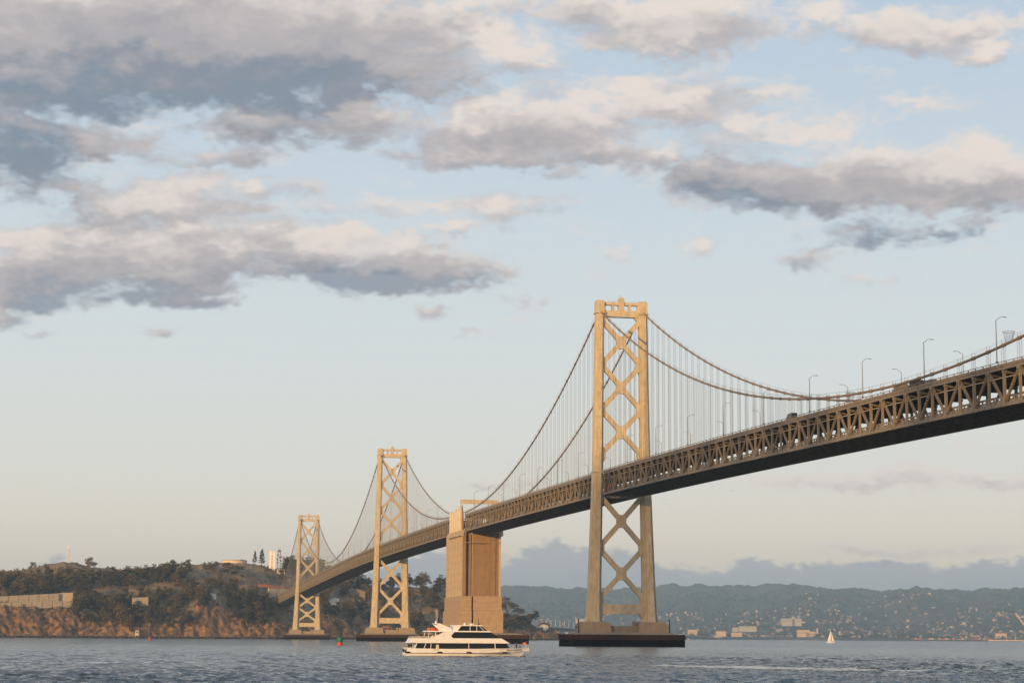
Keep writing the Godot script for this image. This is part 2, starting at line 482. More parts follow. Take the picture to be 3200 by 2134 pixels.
func make_sky() -> Environment:
	for q in [[nz_a, 11, 0.0042, 4], [nz_b, 23, 0.011, 5], [nz_c, 37, 0.03, 4]]:
		q[0].noise_type = FastNoiseLite.TYPE_SIMPLEX_SMOOTH
		q[0].seed = q[1]
		q[0].frequency = q[2]
		q[0].fractal_octaves = q[3]
	var low := sky_block(0, 0, 512, 128, 512, 256, false)
	var whole := Image.create(512, 256, false, Image.FORMAT_RGB8)
	whole.fill(srgb(150, 156, 160))
	whole.blit_rect(low, Rect2i(0, 0, 512, 128), Vector2i(0, 0))
	whole.resize(W_SKY, H_SKY, Image.INTERPOLATE_CUBIC)
	# the part of the sky in view, in full detail: azimuth -9 .. 31 degrees, elevation -0.6 .. 23
	var c0 := int(-9.0 / 360.0 * W_SKY)
	var nw := int(41.0 / 360.0 * W_SKY)
	var r0 := int((90.0 - 23.0) / 180.0 * H_SKY)
	var nh := int(23.6 / 180.0 * H_SKY)
	var patch := sky_block(c0, r0, nw, nh, W_SKY, H_SKY, true)
	whole.blit_rect(patch, Rect2i(-c0, 0, nw + c0, nh), Vector2i(0, r0))
	whole.blit_rect(patch, Rect2i(0, 0, -c0, nh), Vector2i(W_SKY + c0, r0))
	var pano := PanoramaSkyMaterial.new()
	pano.panorama = ImageTexture.create_from_image(whole)
	var sky := Sky.new()
	sky.sky_material = pano
	var e := Environment.new()
	e.background_mode = Environment.BG_SKY
	e.sky = sky
	e.tonemap_mode = Environment.TONE_MAPPER_LINEAR
	e.sdfgi_enabled = true
	e.ssao_enabled = true
	e.ssil_enabled = true
	return e

# ---------------------------------------------------------------- bridge
const PANEL := 9.144
const HALF := 10.06
func D(t: float) -> float:      # top of the railing of the upper deck
	return slut([-900, -720, -442, -276, -163, -46, 119, 384, 694, 949, 1200, 1450, 1833, 2000], [59.0, 65.0, 72.4, 75.4, 77.1, 78.3, 79.2, 79.7, 78.4, 75.5, 70.0, 63.9, 53.8, 49.5], t)

func strip(mb: MB, ts: Array, x0: float, x1: float, y0: float, y1: float) -> void:     # a long box that follows the deck
	var rings := []
	for t in ts:
		var d := D(t)
		rings.append([Vector3(x0, d + y0, -t), Vector3(x1, d + y0, -t), Vector3(x1, d + y1, -t), Vector3(x0, d + y1, -t)])
	mb.loft(rings)

func deck_span(t0: float, n: int, step: float, label: String, fine: bool) -> void:
	var ts := []
	for i in n + 1: ts.append(t0 + i * step)
	var mid := t0 + n * step * 0.5
	var o := Vector3(0, D(mid) - 12.0, -mid)
	var root := thing("bridge_deck", o, label, "bridge deck", "deck spans of the bridge")
	var mb: MB
	for s in [-1.0, 1.0]:
		var x: float = s * HALF
		mb = MB.new()
		strip(mb, ts, x - 0.42, x + 0.42, -2.05, -1.15)
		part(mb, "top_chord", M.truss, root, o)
		mb = MB.new()
		strip(mb, ts, x - 0.42, x + 0.42, -11.25, -10.4)
		for i in n * 2:
			var t: float = t0 + (i + 0.5) * step * 0.5
			mb.box(Vector3(x + s * 0.45, D(t) - 10.82, -t), Vector3(0.06, 0.62, 0.35))
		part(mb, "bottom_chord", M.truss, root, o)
		# railing
		mb = MB.new()
		strip(mb, ts, s * 10.50, s * 10.62, -1.25, -0.55)
		strip(mb, ts, s * 10.48, s * 10.62, -0.16, 0.0)
		for i in n * 2:
			var t: float = t0 + (i + 0.5) * step * 0.5
			mb.box(Vector3(s * 10.56, D(t) - 0.5, -t), Vector3(0.2, 1.0, 0.3))
		part(mb, "railing", M.truss, root, o)
		# guard girder of the lower deck, with gaps between its posts
		mb = MB.new()
		strip(mb, ts, s * 9.30, s * 9.45, -9.9, -9.35)
		strip(mb, ts, s * 9.30, s * 9.45, -8.95, -8.55)
		for i in n * 4:
			var t: float = t0 + (i + 0.5) * step * 0.25
			mb.box(Vector3(s * 9.37, D(t) - 9.2, -t), Vector3(0.16, 0.6, 0.7))
		part(mb, "guard_girder", M.truss, root, o)
		mb = MB.new()
		strip(mb, ts, s * 9.85, s * 9.99, -4.05, -3.88)
		part(mb, "conduit", M.steel, root, o)
		for i in n + 1:
			var t: float = ts[i]
			var d := D(t)
			mb = MB.new()
			var top_node := i % 2 == 1
			mb.beam(Vector3(x, d - 10.5, -t), Vector3(x, d - 2.0, -t), 0.62 if top_node else 0.72, 0.62, Vector3.FORWARD)
			if top_node:
				mb.box(Vector3(x + s * 0.44, d - 2.0, -t), Vector3(0.08, 1.3, 2.1))
			else:
				mb.box(Vector3(x + s * 0.44, d - 10.3, -t), Vector3(0.08, 1.3, 2.1))
				mb.box(Vector3(x, d - 2.5, -t), Vector3(0.9, 0.5, 1.15))
			mb.box(Vector3(s * 10.56, d - 0.95, -t), Vector3(0.5, 0.6, 0.75))
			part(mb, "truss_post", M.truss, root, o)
			if i < n:
				var a := Vector3(x, d - 10.6 if i % 2 == 0 else d - 1.8, -t)
				var t2: float = ts[i + 1]
				var b := Vector3(x, D(t2) - (1.8 if i % 2 == 0 else 10.6), -t2)
				mb = MB.new()
				if fine:
					var up := (b - a).cross(Vector3.RIGHT).normalized()
					for e in [-1.0, 1.0]:
						mb.beam(a + up * e * 0.28, b + up * e * 0.28, 0.5, 0.17, up)
					for q in 9:
						var p := a.lerp(b, (q + 0.5) / 9.0)
						mb.beam(p - up * 0.28, p + up * 0.28, 0.44, 0.5, (b - a).normalized())
				else:
					mb.beam(a, b, 0.5, 0.62, (b - a).cross(Vector3.RIGHT))
				part(mb, "truss_diagonal", M.truss, root, o)
	mb = MB.new()
	strip(mb, ts, -10.48, 10.48, -1.14, -0.86)
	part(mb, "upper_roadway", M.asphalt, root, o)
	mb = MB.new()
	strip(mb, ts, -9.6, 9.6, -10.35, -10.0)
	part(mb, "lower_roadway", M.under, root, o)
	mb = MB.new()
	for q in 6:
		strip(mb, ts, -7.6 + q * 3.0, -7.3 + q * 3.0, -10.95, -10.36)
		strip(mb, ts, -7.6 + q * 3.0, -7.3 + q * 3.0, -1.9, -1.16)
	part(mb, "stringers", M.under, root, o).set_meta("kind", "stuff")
	for i in n + 1:
		var t: float = ts[i]
		var d := D(t)
		mb = MB.new()
		for e in [-1.0, 1.0]:
			mb.plate([Vector2(e * 9.63, d - 10.36), Vector2(e * 9.63, d - 11.25), Vector2(e * 6.6, d - 11.85), Vector2(0, d - 11.9), Vector2(0, d - 10.36)], -t - 0.22, -t + 0.22)
		part(mb, "floor_beam", M.truss, root, o)
		mb = MB.new()
		mb.span(-9.6, 9.6, d - 3.0, d - 1.92, -t - 0.2, -t + 0.2)
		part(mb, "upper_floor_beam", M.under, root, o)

func cable_y(k: Dictionary, t: float) -> float:
	var u: float = (t - k.t0) / (k.t1 - k.t0)
	return lerpf(k.y0, k.y1, u) - 4.0 * k.sag * u * (1.0 - u)

func cable_span(k: Dictionary, from_t: float, to_t: float, n: int, anchor: float, step: float, label: String) -> void:
	for s in [-1.0, 1.0]:
		var x: float = s * HALF
		var pts := []
		for i in n + 1:
			var t := lerpf(from_t, to_t, i / float(n))
			pts.append(Vector3(x, cable_y(k, t), -t))
		var o: Vector3 = pts[n / 2]
		var root := thing("main_cable", o, label % ("nearer" if s < 0 else "farther"), "cable", "main cables of the bridge")
		var mb := MB.new()
		mb.tube(pts, 0.37, 10)
		part(mb, "cable", M.cable, root, o)
		mb = MB.new()
		for e in [-0.45, 0.45]:
			var hp := []
			for p in pts: hp.append(p + Vector3(e, 1.25, 0))
			mb.tube(hp, 0.022, 3)
		part(mb, "hand_ropes", M.rope, root, o)
		var j := 0
		while true:
			var t := anchor + j * step
			j += 1
			if t > maxf(from_t, to_t) - 4.0: break
			if t < minf(from_t, to_t) + 4.0: continue
			var y := cable_y(k, t)
			var dir := Vector3(0, cable_y(k, t + 1.0) - y, -1.0).normalized()
			var p := Vector3(x, y, -t)
			mb = MB.new()
			mb.tube([p - dir * 0.7, p - dir * 0.66, p + dir * 0.66, p + dir * 0.7], [0.4, 0.52, 0.52, 0.4], 8)
			for e in [-0.45, 0.45]:
				mb.beam(p + Vector3(e, 0.2, 0), p + Vector3(e, 1.35, 0), 0.07, 0.07, Vector3.FORWARD)
			part(mb, "cable_band", M.cable, root, o)
			if y - D(t) > 0.3:
				mb = MB.new()
				for e in [-0.5, 0.5]:
					for w in [-0.12, 0.12]:
						mb.beam(Vector3(x + w * 3.0, D(t) - 1.2, -t + e), Vector3(x + w * 3.0, y, -t + e), 0.058, 0.058, Vector3.FORWARD)
				part(mb, "suspender", M.rope, root, o)

func tower(at_t: float, H: float, deck: float, label: String) -> void:
	var z := -at_t
	var o := Vector3(0, 0, z)
	var root := thing("bridge_tower", o, label, "bridge tower", "steel towers of the bridge")
	var top := H
	var cx := func(y: float) -> float: return lut([10.0, deck - 2.0, top], [13.0, 11.15, 10.1], y)
	var wd := func(y: float) -> float: return lut([10.0, 24.0, deck - 2.0, top], [6.3, 5.5, 4.4, 3.7], y)
	var mb: MB
	for s in [-1.0, 1.0]:
		mb = MB.new()
		var rings := []
		for y in [10.8, 13.2, 18.0, 30.0, 45.0, deck - 10.0, deck + 4.0, deck + 30.0, top - 12.0, top - 5.6]:
			var w: float = wd.call(y) * 0.5
			var dz := w * 1.35
			var iw := w * 0.55
			var iz := dz * 0.62
			var flare := 1.0 if y > 12.0 else 1.18
			w *= flare
			dz *= flare
			var c := Vector3(s * cx.call(y), y, z)
			var ring := []
			for q in [[-w, -iz], [-iw, -iz], [-iw, -dz], [iw, -dz], [iw, -iz], [w, -iz], [w, iz], [iw, iz], [iw, dz], [-iw, dz], [-iw, iz], [-w, iz]]:
				ring.append(c + Vector3(q[0], 0, q[1]))
			rings.append(ring)
		# a cross-shaped leg: two crossing tapered blocks
		for pair in [[0, 5, 6, 11], [2, 3, 8, 9]]:
			var rr := []
			for ring in rings:
				rr.append([ring[pair[0]], ring[pair[1]], ring[pair[2]], ring[pair[3]]])
			mb.loft(rr)
		var leg := part(mb, "leg", M.steel, root, o)
		var sy := 20.0
		while sy < top - 9.0:
			var w: float = wd.call(sy) * 0.5 + 0.07
			var c := Vector3(s * cx.call(sy), sy, z)
			mb = MB.new()
			mb.box(c, Vector3(w * 2.0, 0.55, w * 2.0 * 1.35 * 0.62 + 0.1))
			mb.box(c, Vector3(w * 2.0 * 0.57, 0.5, w * 2.0 * 1.35 + 0.1))
			part(mb, "splice_plate", M.steel, leg, o)
			sy += 7.6
		mb = MB.new()
		var hc := Vector3(s * cx.call(top - 3.0), 0, z)
		mb.box(hc + Vector3(0, top - 5.9, 0), Vector3(4.5, 0.5, 5.9))
		mb.box(hc + Vector3(0, top - 3.3, 0), Vector3(3.75, 4.7, 4.9))
		mb.box(hc + Vector3(0, top - 0.55, 0), Vector3(3.3, 0.9, 4.3))
		part(mb, "leg_head", M.steel, root, o)
		mb = MB.new()
		mb.box(Vector3(s * cx.call(deck), deck - 0.9, z), Vector3(wd.call(deck) + 0.7, 0.5, wd.call(deck) * 1.35 + 0.7))
		part(mb, "collar", M.steel, root, o)
	# portal at the top
	mb = MB.new()
	var pi_: float = cx.call(top - 5.0) - 1.7
	mb.span(-pi_, pi_, top - 7.6, top - 4.6, z - 1.5, z + 1.5)
	for s in [-1.0, 1.0]:
		mb.plate([Vector2(s * pi_, top - 7.6), Vector2(s * pi_, top - 10.4), Vector2(s * (pi_ - 0.9), top - 9.6), Vector2(s * (pi_ - 2.4), top - 7.6)], z - 1.2, z + 1.2)
	part(mb, "portal_beam", M.steel, root, o)
	mb = MB.new()
	mb.span(-pi_, pi_, top - 2.1, top - 0.7, z - 1.2, z + 1.2)
	mb.span(-pi_, pi_, top - 0.25, top - 0.15, z + 1.1, z + 1.2)
	part(mb, "cap_beam", M.steel, root, o)
	for x in [-pi_ + 0.35, -pi_ * 0.47, pi_ * 0.47, pi_ - 0.35]:
		mb = MB.new()
		mb.span(x - 0.55, x + 0.55, top - 4.6, top - 2.1, z - 1.15, z + 1.15)
		part(mb, "portal_post", M.steel, root, o)
	mb = MB.new()
	mb.span(-1.2, 1.2, top - 4.6, top + 1.0, z - 1.7, z + 1.7)
	mb.span(-0.8, 0.8, top + 1.0, top + 1.6, z - 1.2, z + 1.2)
	for q in 5:
		mb.beam(Vector3(-0.6 + q * 0.3, top + 1.6, z), Vector3(-0.9 + q * 0.45, top + 2.9, z), 0.09, 0.09, Vector3.FORWARD)
	part(mb, "finial", M.steel, root, o)
	# crossed bracing
	var up0 := deck + 7.0
	var upn := (top - 9.0 - up0) / 3.0
	var bays := []
	for i in 3: bays.append([up0 + i * upn, up0 + (i + 1) * upn])
	var lo0 := 20.5
	var lon := (deck - 11.5 - lo0) / 2.0
	for i in 2: bays.append([lo0 + i * lon, lo0 + (i + 1) * lon])
	for b in bays:
		var y0: float = b[0]
		var y1: float = b[1]
		var x0: float = cx.call(y0) - wd.call(y0) * 0.3
		var x1: float = cx.call(y1) - wd.call(y1) * 0.3
		var k := x0 / (x0 + x1)
		var yc := lerpf(y0, y1, k)
		var up := Vector3(0, 0, 1)
		for s in [-1.0, 1.0]:
			for e in [[y0, x0], [y1, x1]]:
				mb = MB.new()
				mb.beam(Vector3(s * e[1], e[0], z), Vector3(s * 0.9, lerpf(e[0], yc, 0.9), z), 2.15, 1.7, up)
				part(mb, "brace", M.steel, root, o)
		mb = MB.new()
		mb.plate([Vector2(-2.2, yc - 2.0), Vector2(-1.2, yc - 2.9), Vector2(1.2, yc - 2.9), Vector2(2.2, yc - 2.0), Vector2(2.2, yc + 2.0), Vector2(1.2, yc + 2.9), Vector2(-1.2, yc + 2.9), Vector2(-2.2, yc + 2.0)], z - 0.95, z + 0.95)
		part(mb, "gusset", M.steel, root, o)
	for y in [up0, up0 + upn, up0 + 2 * upn, lo0, lo0 + lon]:
		for s in [-1.0, 1.0]:
			var xi: float = cx.call(y) - wd.call(y) * 0.5
			mb = MB.new()
			mb.plate([Vector2(s * (xi + 0.6), y - 3.6), Vector2(s * (xi - 0.15), y - 3.6), Vector2(s * (xi - 1.5), y - 1.7), Vector2(s * (xi - 1.5), y + 1.7), Vector2(s * (xi - 0.15), y + 3.6), Vector2(s * (xi + 0.6), y + 3.6)], z - 0.98, z + 0.98)
			part(mb, "gusset", M.steel, root, o)
	mb = MB.new()
	var bx: float = cx.call(16.0) - 2.2
	mb.span(-bx, bx, 14.4, 18.8, z - 1.5, z + 1.5)
	mb.span(-bx, bx, 16.5, 16.75, z + 1.5, z + 1.62)
	for s in [-1.0, 1.0]:
		mb.plate([Vector2(s * bx, 14.4), Vector2(s * (bx - 2.6), 14.4), Vector2(s * (bx - 1.0), 12.2), Vector2(s * bx, 11.6)], z - 1.3, z + 1.3)
	part(mb, "base_strut", M.steel, root, o)
	pier(root, o, [[-13.0, 6.4], [13.0, 6.4]], 25.6, 14.0)

func pier(root: Node3D, o: Vector3, peds: Array, hw: float, hd: float) -> void:
	var mb := MB.new()
	var z := o.z
	for p in peds:
		mb = MB.new()
		mb.frustum(Vector3(p[0], 5.6, z), p[1] * 2.0 + 0.8, 15.0, Vector3(p[0], 10.0, z), p[1] * 2.0, 14.0)
		mb.frustum(Vector3(p[0], 10.0, z), p[1] * 2.0 - 0.5, 13.5, Vector3(p[0], 11.0, z), p[1] * 2.0 - 1.6, 12.5)
		part(mb, "pedestal", M.pier_concrete, root, o)
	if peds.size() > 1:
		mb = MB.new()
		mb.span(-7.0, 7.0, 5.6, 9.2, z - 4.0, z + 5.0)
		mb.span(4.8, 6.0, 9.2, 11.2, z + 1.0, z + 3.0)
		part(mb, "pier_wall", M.pier_concrete, root, o)
	mb = MB.new()
	mb.frustum(Vector3(0, 5.0, z), hw * 2 - 1.0, hd * 2 - 1.0, Vector3(0, 6.3, z), hw * 2 - 13.0, hd * 2 - 9.0)
	part(mb, "pier_cap", M.pier_concrete, root, o)
	mb = MB.new()
	mb.span(-hw + 0.4, hw - 0.4, -4.0, 4.9, z - hd + 0.4, z + hd - 0.4)
	var f := part(mb, "fender", M.wet_plank, root, o)
	var r := RandomNumberGenerator.new()
	r.seed = 5
	for band in [[3.0, 5.3, M.plank, 0.30], [-3.0, 2.85, M.wet_plank, 0.0]]:
		mb = MB.new()
		var x := -hw
		while x < hw - 0.2:
			var w := r.randf_range(0.42, 0.6)
			var k := r.randf_range(0.0, 0.12)
			for s in [-1.0, 1.0]:
				mb.span(x, minf(x + w - 0.07, hw), band[0], band[1] + r.randf_range(-0.1, 0.06), z + s * (hd - 0.4), z + s * (hd + k + band[3]))
			x += w
		var zz := -hd
		while zz < hd - 0.2:
			var w := r.randf_range(0.42, 0.6)
			var k := r.randf_range(0.0, 0.12)
			for s in [-1.0, 1.0]:
				mb.span(s * (hw - 0.4), s * (hw + k + band[3]), band[0], band[1] + r.randf_range(-0.1, 0.06), z + zz, z + minf(zz + w - 0.07, hd))
			zz += w
		part(mb, "planking", band[2], f, o).set_meta("kind", "stuff")

func anchorage() -> void:
	var o := Vector3(0, 0, -384)
	var root := thing("anchorage_pier", o, "massive tan concrete anchorage pier carrying the deck between two towers, behind the white ferry", "anchorage")
	var zf := -354.0
	var zb := -414.0
	var mb := MB.new()
	mb.span(-11.2, 11.2, 20.4, 66.5, zb + 0.5, zf - 3.2)
	part(mb, "core", M.concrete, root, o)
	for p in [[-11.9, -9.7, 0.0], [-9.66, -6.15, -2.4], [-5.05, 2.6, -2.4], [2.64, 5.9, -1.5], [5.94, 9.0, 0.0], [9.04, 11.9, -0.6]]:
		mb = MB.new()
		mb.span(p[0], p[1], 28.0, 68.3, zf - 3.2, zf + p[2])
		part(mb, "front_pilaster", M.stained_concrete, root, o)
	for s in [-1.0, 1.0]:
		var zz := zf - 0.02
		for w in [6.0, 4.6, 7.4, 4.6, 7.4, 4.6, 7.4, 4.6, 7.4, 5.9]:
			mb = MB.new()
			var e := 11.5 if w < 5.0 else 12.3
			mb.span(s * 11.1, s * e, 24.0, 68.6, zz - w + 0.12, zz)
			part(mb, "side_pilaster", M.concrete, root, o)
			zz -= w
	for lv in [[20.2, 28.9, 12.9, 0.9], [6.4, 20.1, 13.7, 1.7]]:
		for side in [[-lv[2], -6.15], [-5.05, lv[2]]]:
			mb = MB.new()
			mb.span(side[0], side[1], lv[0], lv[1], zb - lv[3], zf + lv[3])
			var mid_y: float = lv[0] + (lv[1] - lv[0]) * 0.62
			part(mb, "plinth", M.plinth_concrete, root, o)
			mb = MB.new()
			mb.span(side[0] - (0.18 if side[0] < -7 else 0.0), side[1] + (0.18 if side[1] > 7 else 0.0), mid_y, mid_y + 0.5, zb - lv[3] - 0.18, zf + lv[3] + 0.18)
			part(mb, "string_course", M.plinth_concrete, root, o)
	mb = MB.new()
	mb.span(-6.2, -5.0, 6.4, 28.0, zf - 4.2, zf - 3.2)
	part(mb, "slot_back", M.pier_concrete, root, o)
	mb = MB.new()
	mb.span(-11.8, 11.8, 61.6, 62.0, zf + 0.02, zf + 0.5)
	part(mb, "ledge", M.pier_concrete, root, o)
	# fluted housings beside the deck
	for s in [-1.0, 1.0]:
		mb = MB.new()
		mb.span(s * 11.2, s * 13.6, 66.0, 69.4, zf - 46.0, zf + 0.6)
		part(mb, "housing_base", M.concrete, root, o)
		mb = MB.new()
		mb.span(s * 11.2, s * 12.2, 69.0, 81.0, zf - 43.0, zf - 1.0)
		part(mb, "housing_wall", M.stained_concrete, root, o)  # darker concrete set here to give dark gaps between the columns
		for q in 5:
			mb = MB.new()
			var zc := zf - 4.0 - q * 8.6
			var hh: float = [84.6, 82.6, 83.6, 82.0, 82.8][q]
			mb.tube([Vector3(s * 12.9, 69.0, zc), Vector3(s * 12.9, hh - 0.8, zc), Vector3(s * 12.9, hh, zc)], [1.15, 1.1, 0.6], 10)
			mb.span(s * 12.2, s * 12.9, 69.0, hh - 0.9, zc - 1.1, zc + 1.1)
			part(mb, "housing_column", M.pale_concrete, root, o)
	mb = MB.new()
	mb.span(-12.6, 11.4, 86.2, 88.4, zf - 6.2, zf - 5.0)
	mb.span(-12.7, 11.5, 88.4, 88.7, zf - 6.4, zf - 4.8)
	for q in 12:
		mb.span(-12.0 + q * 2.05, -11.85 + q * 2.05, 85.6, 88.4, zf - 5.0, zf - 4.85)
	part(mb, "portal_girder", M.steel, root, o)
	for s in [-1.0, 1.0]:
		mb = MB.new()
		mb.span(s * 11.1, s * 12.5, 69.0, 85.6, zf - 6.1, zf - 4.9)
		part(mb, "portal_post", M.steel, root, o)
	pier(root, o, [], 27.0, 46.0)
	var o2 := Vector3(0, 30, -1826)
	root = thing("anchorage_pier", o2, "low tan concrete abutment where the bridge deck meets the wooded island", "abutment")
	mb = MB.new()
	mb.frustum(Vector3(-1.0, 12.0, -1850), 28.0, 50.0, Vector3(-1.0, 44.0, -1850), 27.0, 48.0)
	part(mb, "block", M.concrete, root, o2)
	for s in [-1.0, 1.0]:
		mb = MB.new()
		mb.span(s * 10.8, s * 14.6, 30.0, 53.5, -1862, -1827)
		part(mb, "wing_wall", M.concrete, root, o2)
	for q in 5:
		mb = MB.new()
		mb.span(-13.8 + q * 5.6, -10.4 + q * 5.6, 12.0, 42.6, -1826, -1824.2)
		part(mb, "buttress", M.concrete, root, o2)
	mb = MB.new()
	mb.span(-11, 11, 43.6, 52.0, -1900, -1866)
	part(mb, "approach", M.concrete, root, o2)

func lamps() -> void:
	var protos := {}
	for s in [-1.0, 1.0]:
		var root := thing("street_lamp", Vector3.ZERO, "", "street lamp")
		var mb := MB.new()
		mb.tube([Vector3.ZERO, Vector3(0, 10.9, 0)], [0.15, 0.09], 6)
		mb.box(Vector3(0, 0.2, 0), Vector3(0.5, 0.4, 0.5))
		part(mb, "pole", M.pole, root)
		mb = MB.new()
		mb.tube([Vector3(0, 10.75, 0), Vector3(-s * 1.1, 11.6, 0), Vector3(-s * 1.5, 11.75, 0), Vector3(-s * 2.1, 11.75, 0)], 0.065, 5)
		part(mb, "arm", M.pole, root)
		mb = MB.new()
		mb.loft([[Vector3(-s * 2.0, 11.68, -0.14), Vector3(-s * 2.0, 11.68, 0.14), Vector3(-s * 2.0, 11.82, 0.1), Vector3(-s * 2.0, 11.82, -0.1)], [Vector3(-s * 2.9, 11.62, -0.17), Vector3(-s * 2.9, 11.62, 0.17), Vector3(-s * 2.9, 11.76, 0.1), Vector3(-s * 2.9, 11.76, -0.1)]])
		part(mb, "lamp_head", M.pole, root)
		protos[s] = root
	for s in [-1.0, 1.0]:
		var first := true
		for k in 52:
			var t: float = (-427.2 if s < 0 else -404.0) + k * 46.75
			if absf(t) < 6.0 or (t > 350 and t < 418) or t > 1800: continue
			var zone := "over the channel span with the ferry below its tower"
			if t < 0: zone = "on the span running out toward the city side"
			elif t < 360: zone = "between the tall golden tower and the concrete anchorage"
			elif t < 770: zone = "between the concrete anchorage and the middle tower"
			elif t < 1475: zone = "on the long span before the farthest tower"
			else: zone = "between the farthest tower and the island"
			var label := ("tall street lamp on the %s railing, " + zone) % ("near" if s < 0 else "far")
			var at := Vector3(s * 10.75, D(t) - 0.1, -t)
			var l: Node3D = protos[s] if first else copy(protos[s], at, 0.0)
			l.position = at
			l.set_meta("label", label)
			l.set_meta("group", "street lamps along the bridge railings")
			first = false
		
func vehicle(kind: String, at: Vector3, turn: float, mat: Material, label: String) -> void:
	var root := thing(kind, at, label, "truck" if kind == "box_truck" else "van", "vehicles on the bridge")
	root.rotation.y = turn
	var mb := MB.new()
	if kind == "box_truck":
		mb.span(-1.25, 1.25, 0.9, 3.5, -1.2, 4.2)
		part(mb, "cargo_box", mat, root)
		mb = MB.new()
		mb.loft([[Vector3(-1.15, 0.5, -1.3), Vector3(1.15, 0.5, -1.3), Vector3(1.15, 0.5, -3.4), Vector3(-1.15, 0.5, -3.4)], [Vector3(-1.15, 1.5, -1.3), Vector3(1.15, 1.5, -1.3), Vector3(1.15, 1.5, -3.3), Vector3(-1.15, 1.5, -3.3)], [Vector3(-1.0, 2.6, -1.3), Vector3(1.0, 2.6, -1.3), Vector3(1.0, 2.6, -2.6), Vector3(-1.0, 2.6, -2.6)]])
		part(mb, "cab", mat, root)
	else:
		mb.loft([[Vector3(-1.0, 0.4, -2.7), Vector3(1.0, 0.4, -2.7), Vector3(1.0, 0.4, 2.7), Vector3(-1.0, 0.4, 2.7)], [Vector3(-1.05, 1.3, -2.75), Vector3(1.05, 1.3, -2.75), Vector3(1.05, 1.3, 2.75), Vector3(-1.05, 1.3, 2.75)], [Vector3(-0.9, 2.75, -1.7), Vector3(0.9, 2.75, -1.7), Vector3(0.9, 2.75, 2.6), Vector3(-0.9, 2.75, 2.6)]])
		part(mb, "body", mat, root)
		mb = MB.new()
		for s in [-1.0, 1.0]:
			mb.hexa([Vector3(s * 1.0, 1.55, -1.9), Vector3(s * 1.06, 1.55, -1.9), Vector3(s * 1.06, 1.55, 2.3), Vector3(s * 1.0, 1.55, 2.3), Vector3(s * 0.92, 2.35, -1.6), Vector3(s * 0.98, 2.35, -1.6), Vector3(s * 0.98, 2.35, 2.3), Vector3(s * 0.92, 2.35, 2.3)])
		part(mb, "window", M.glass, root)
	for s in [-1.0, 1.0]:
		for zz in [-1.8, 1.8]:
			mb = MB.new()
			mb.tube([Vector3(s * 0.75, 0.42, zz), Vector3(s * 1.08, 0.42, zz)], 0.42, 10)
			part(mb, "wheel", M.black, root)

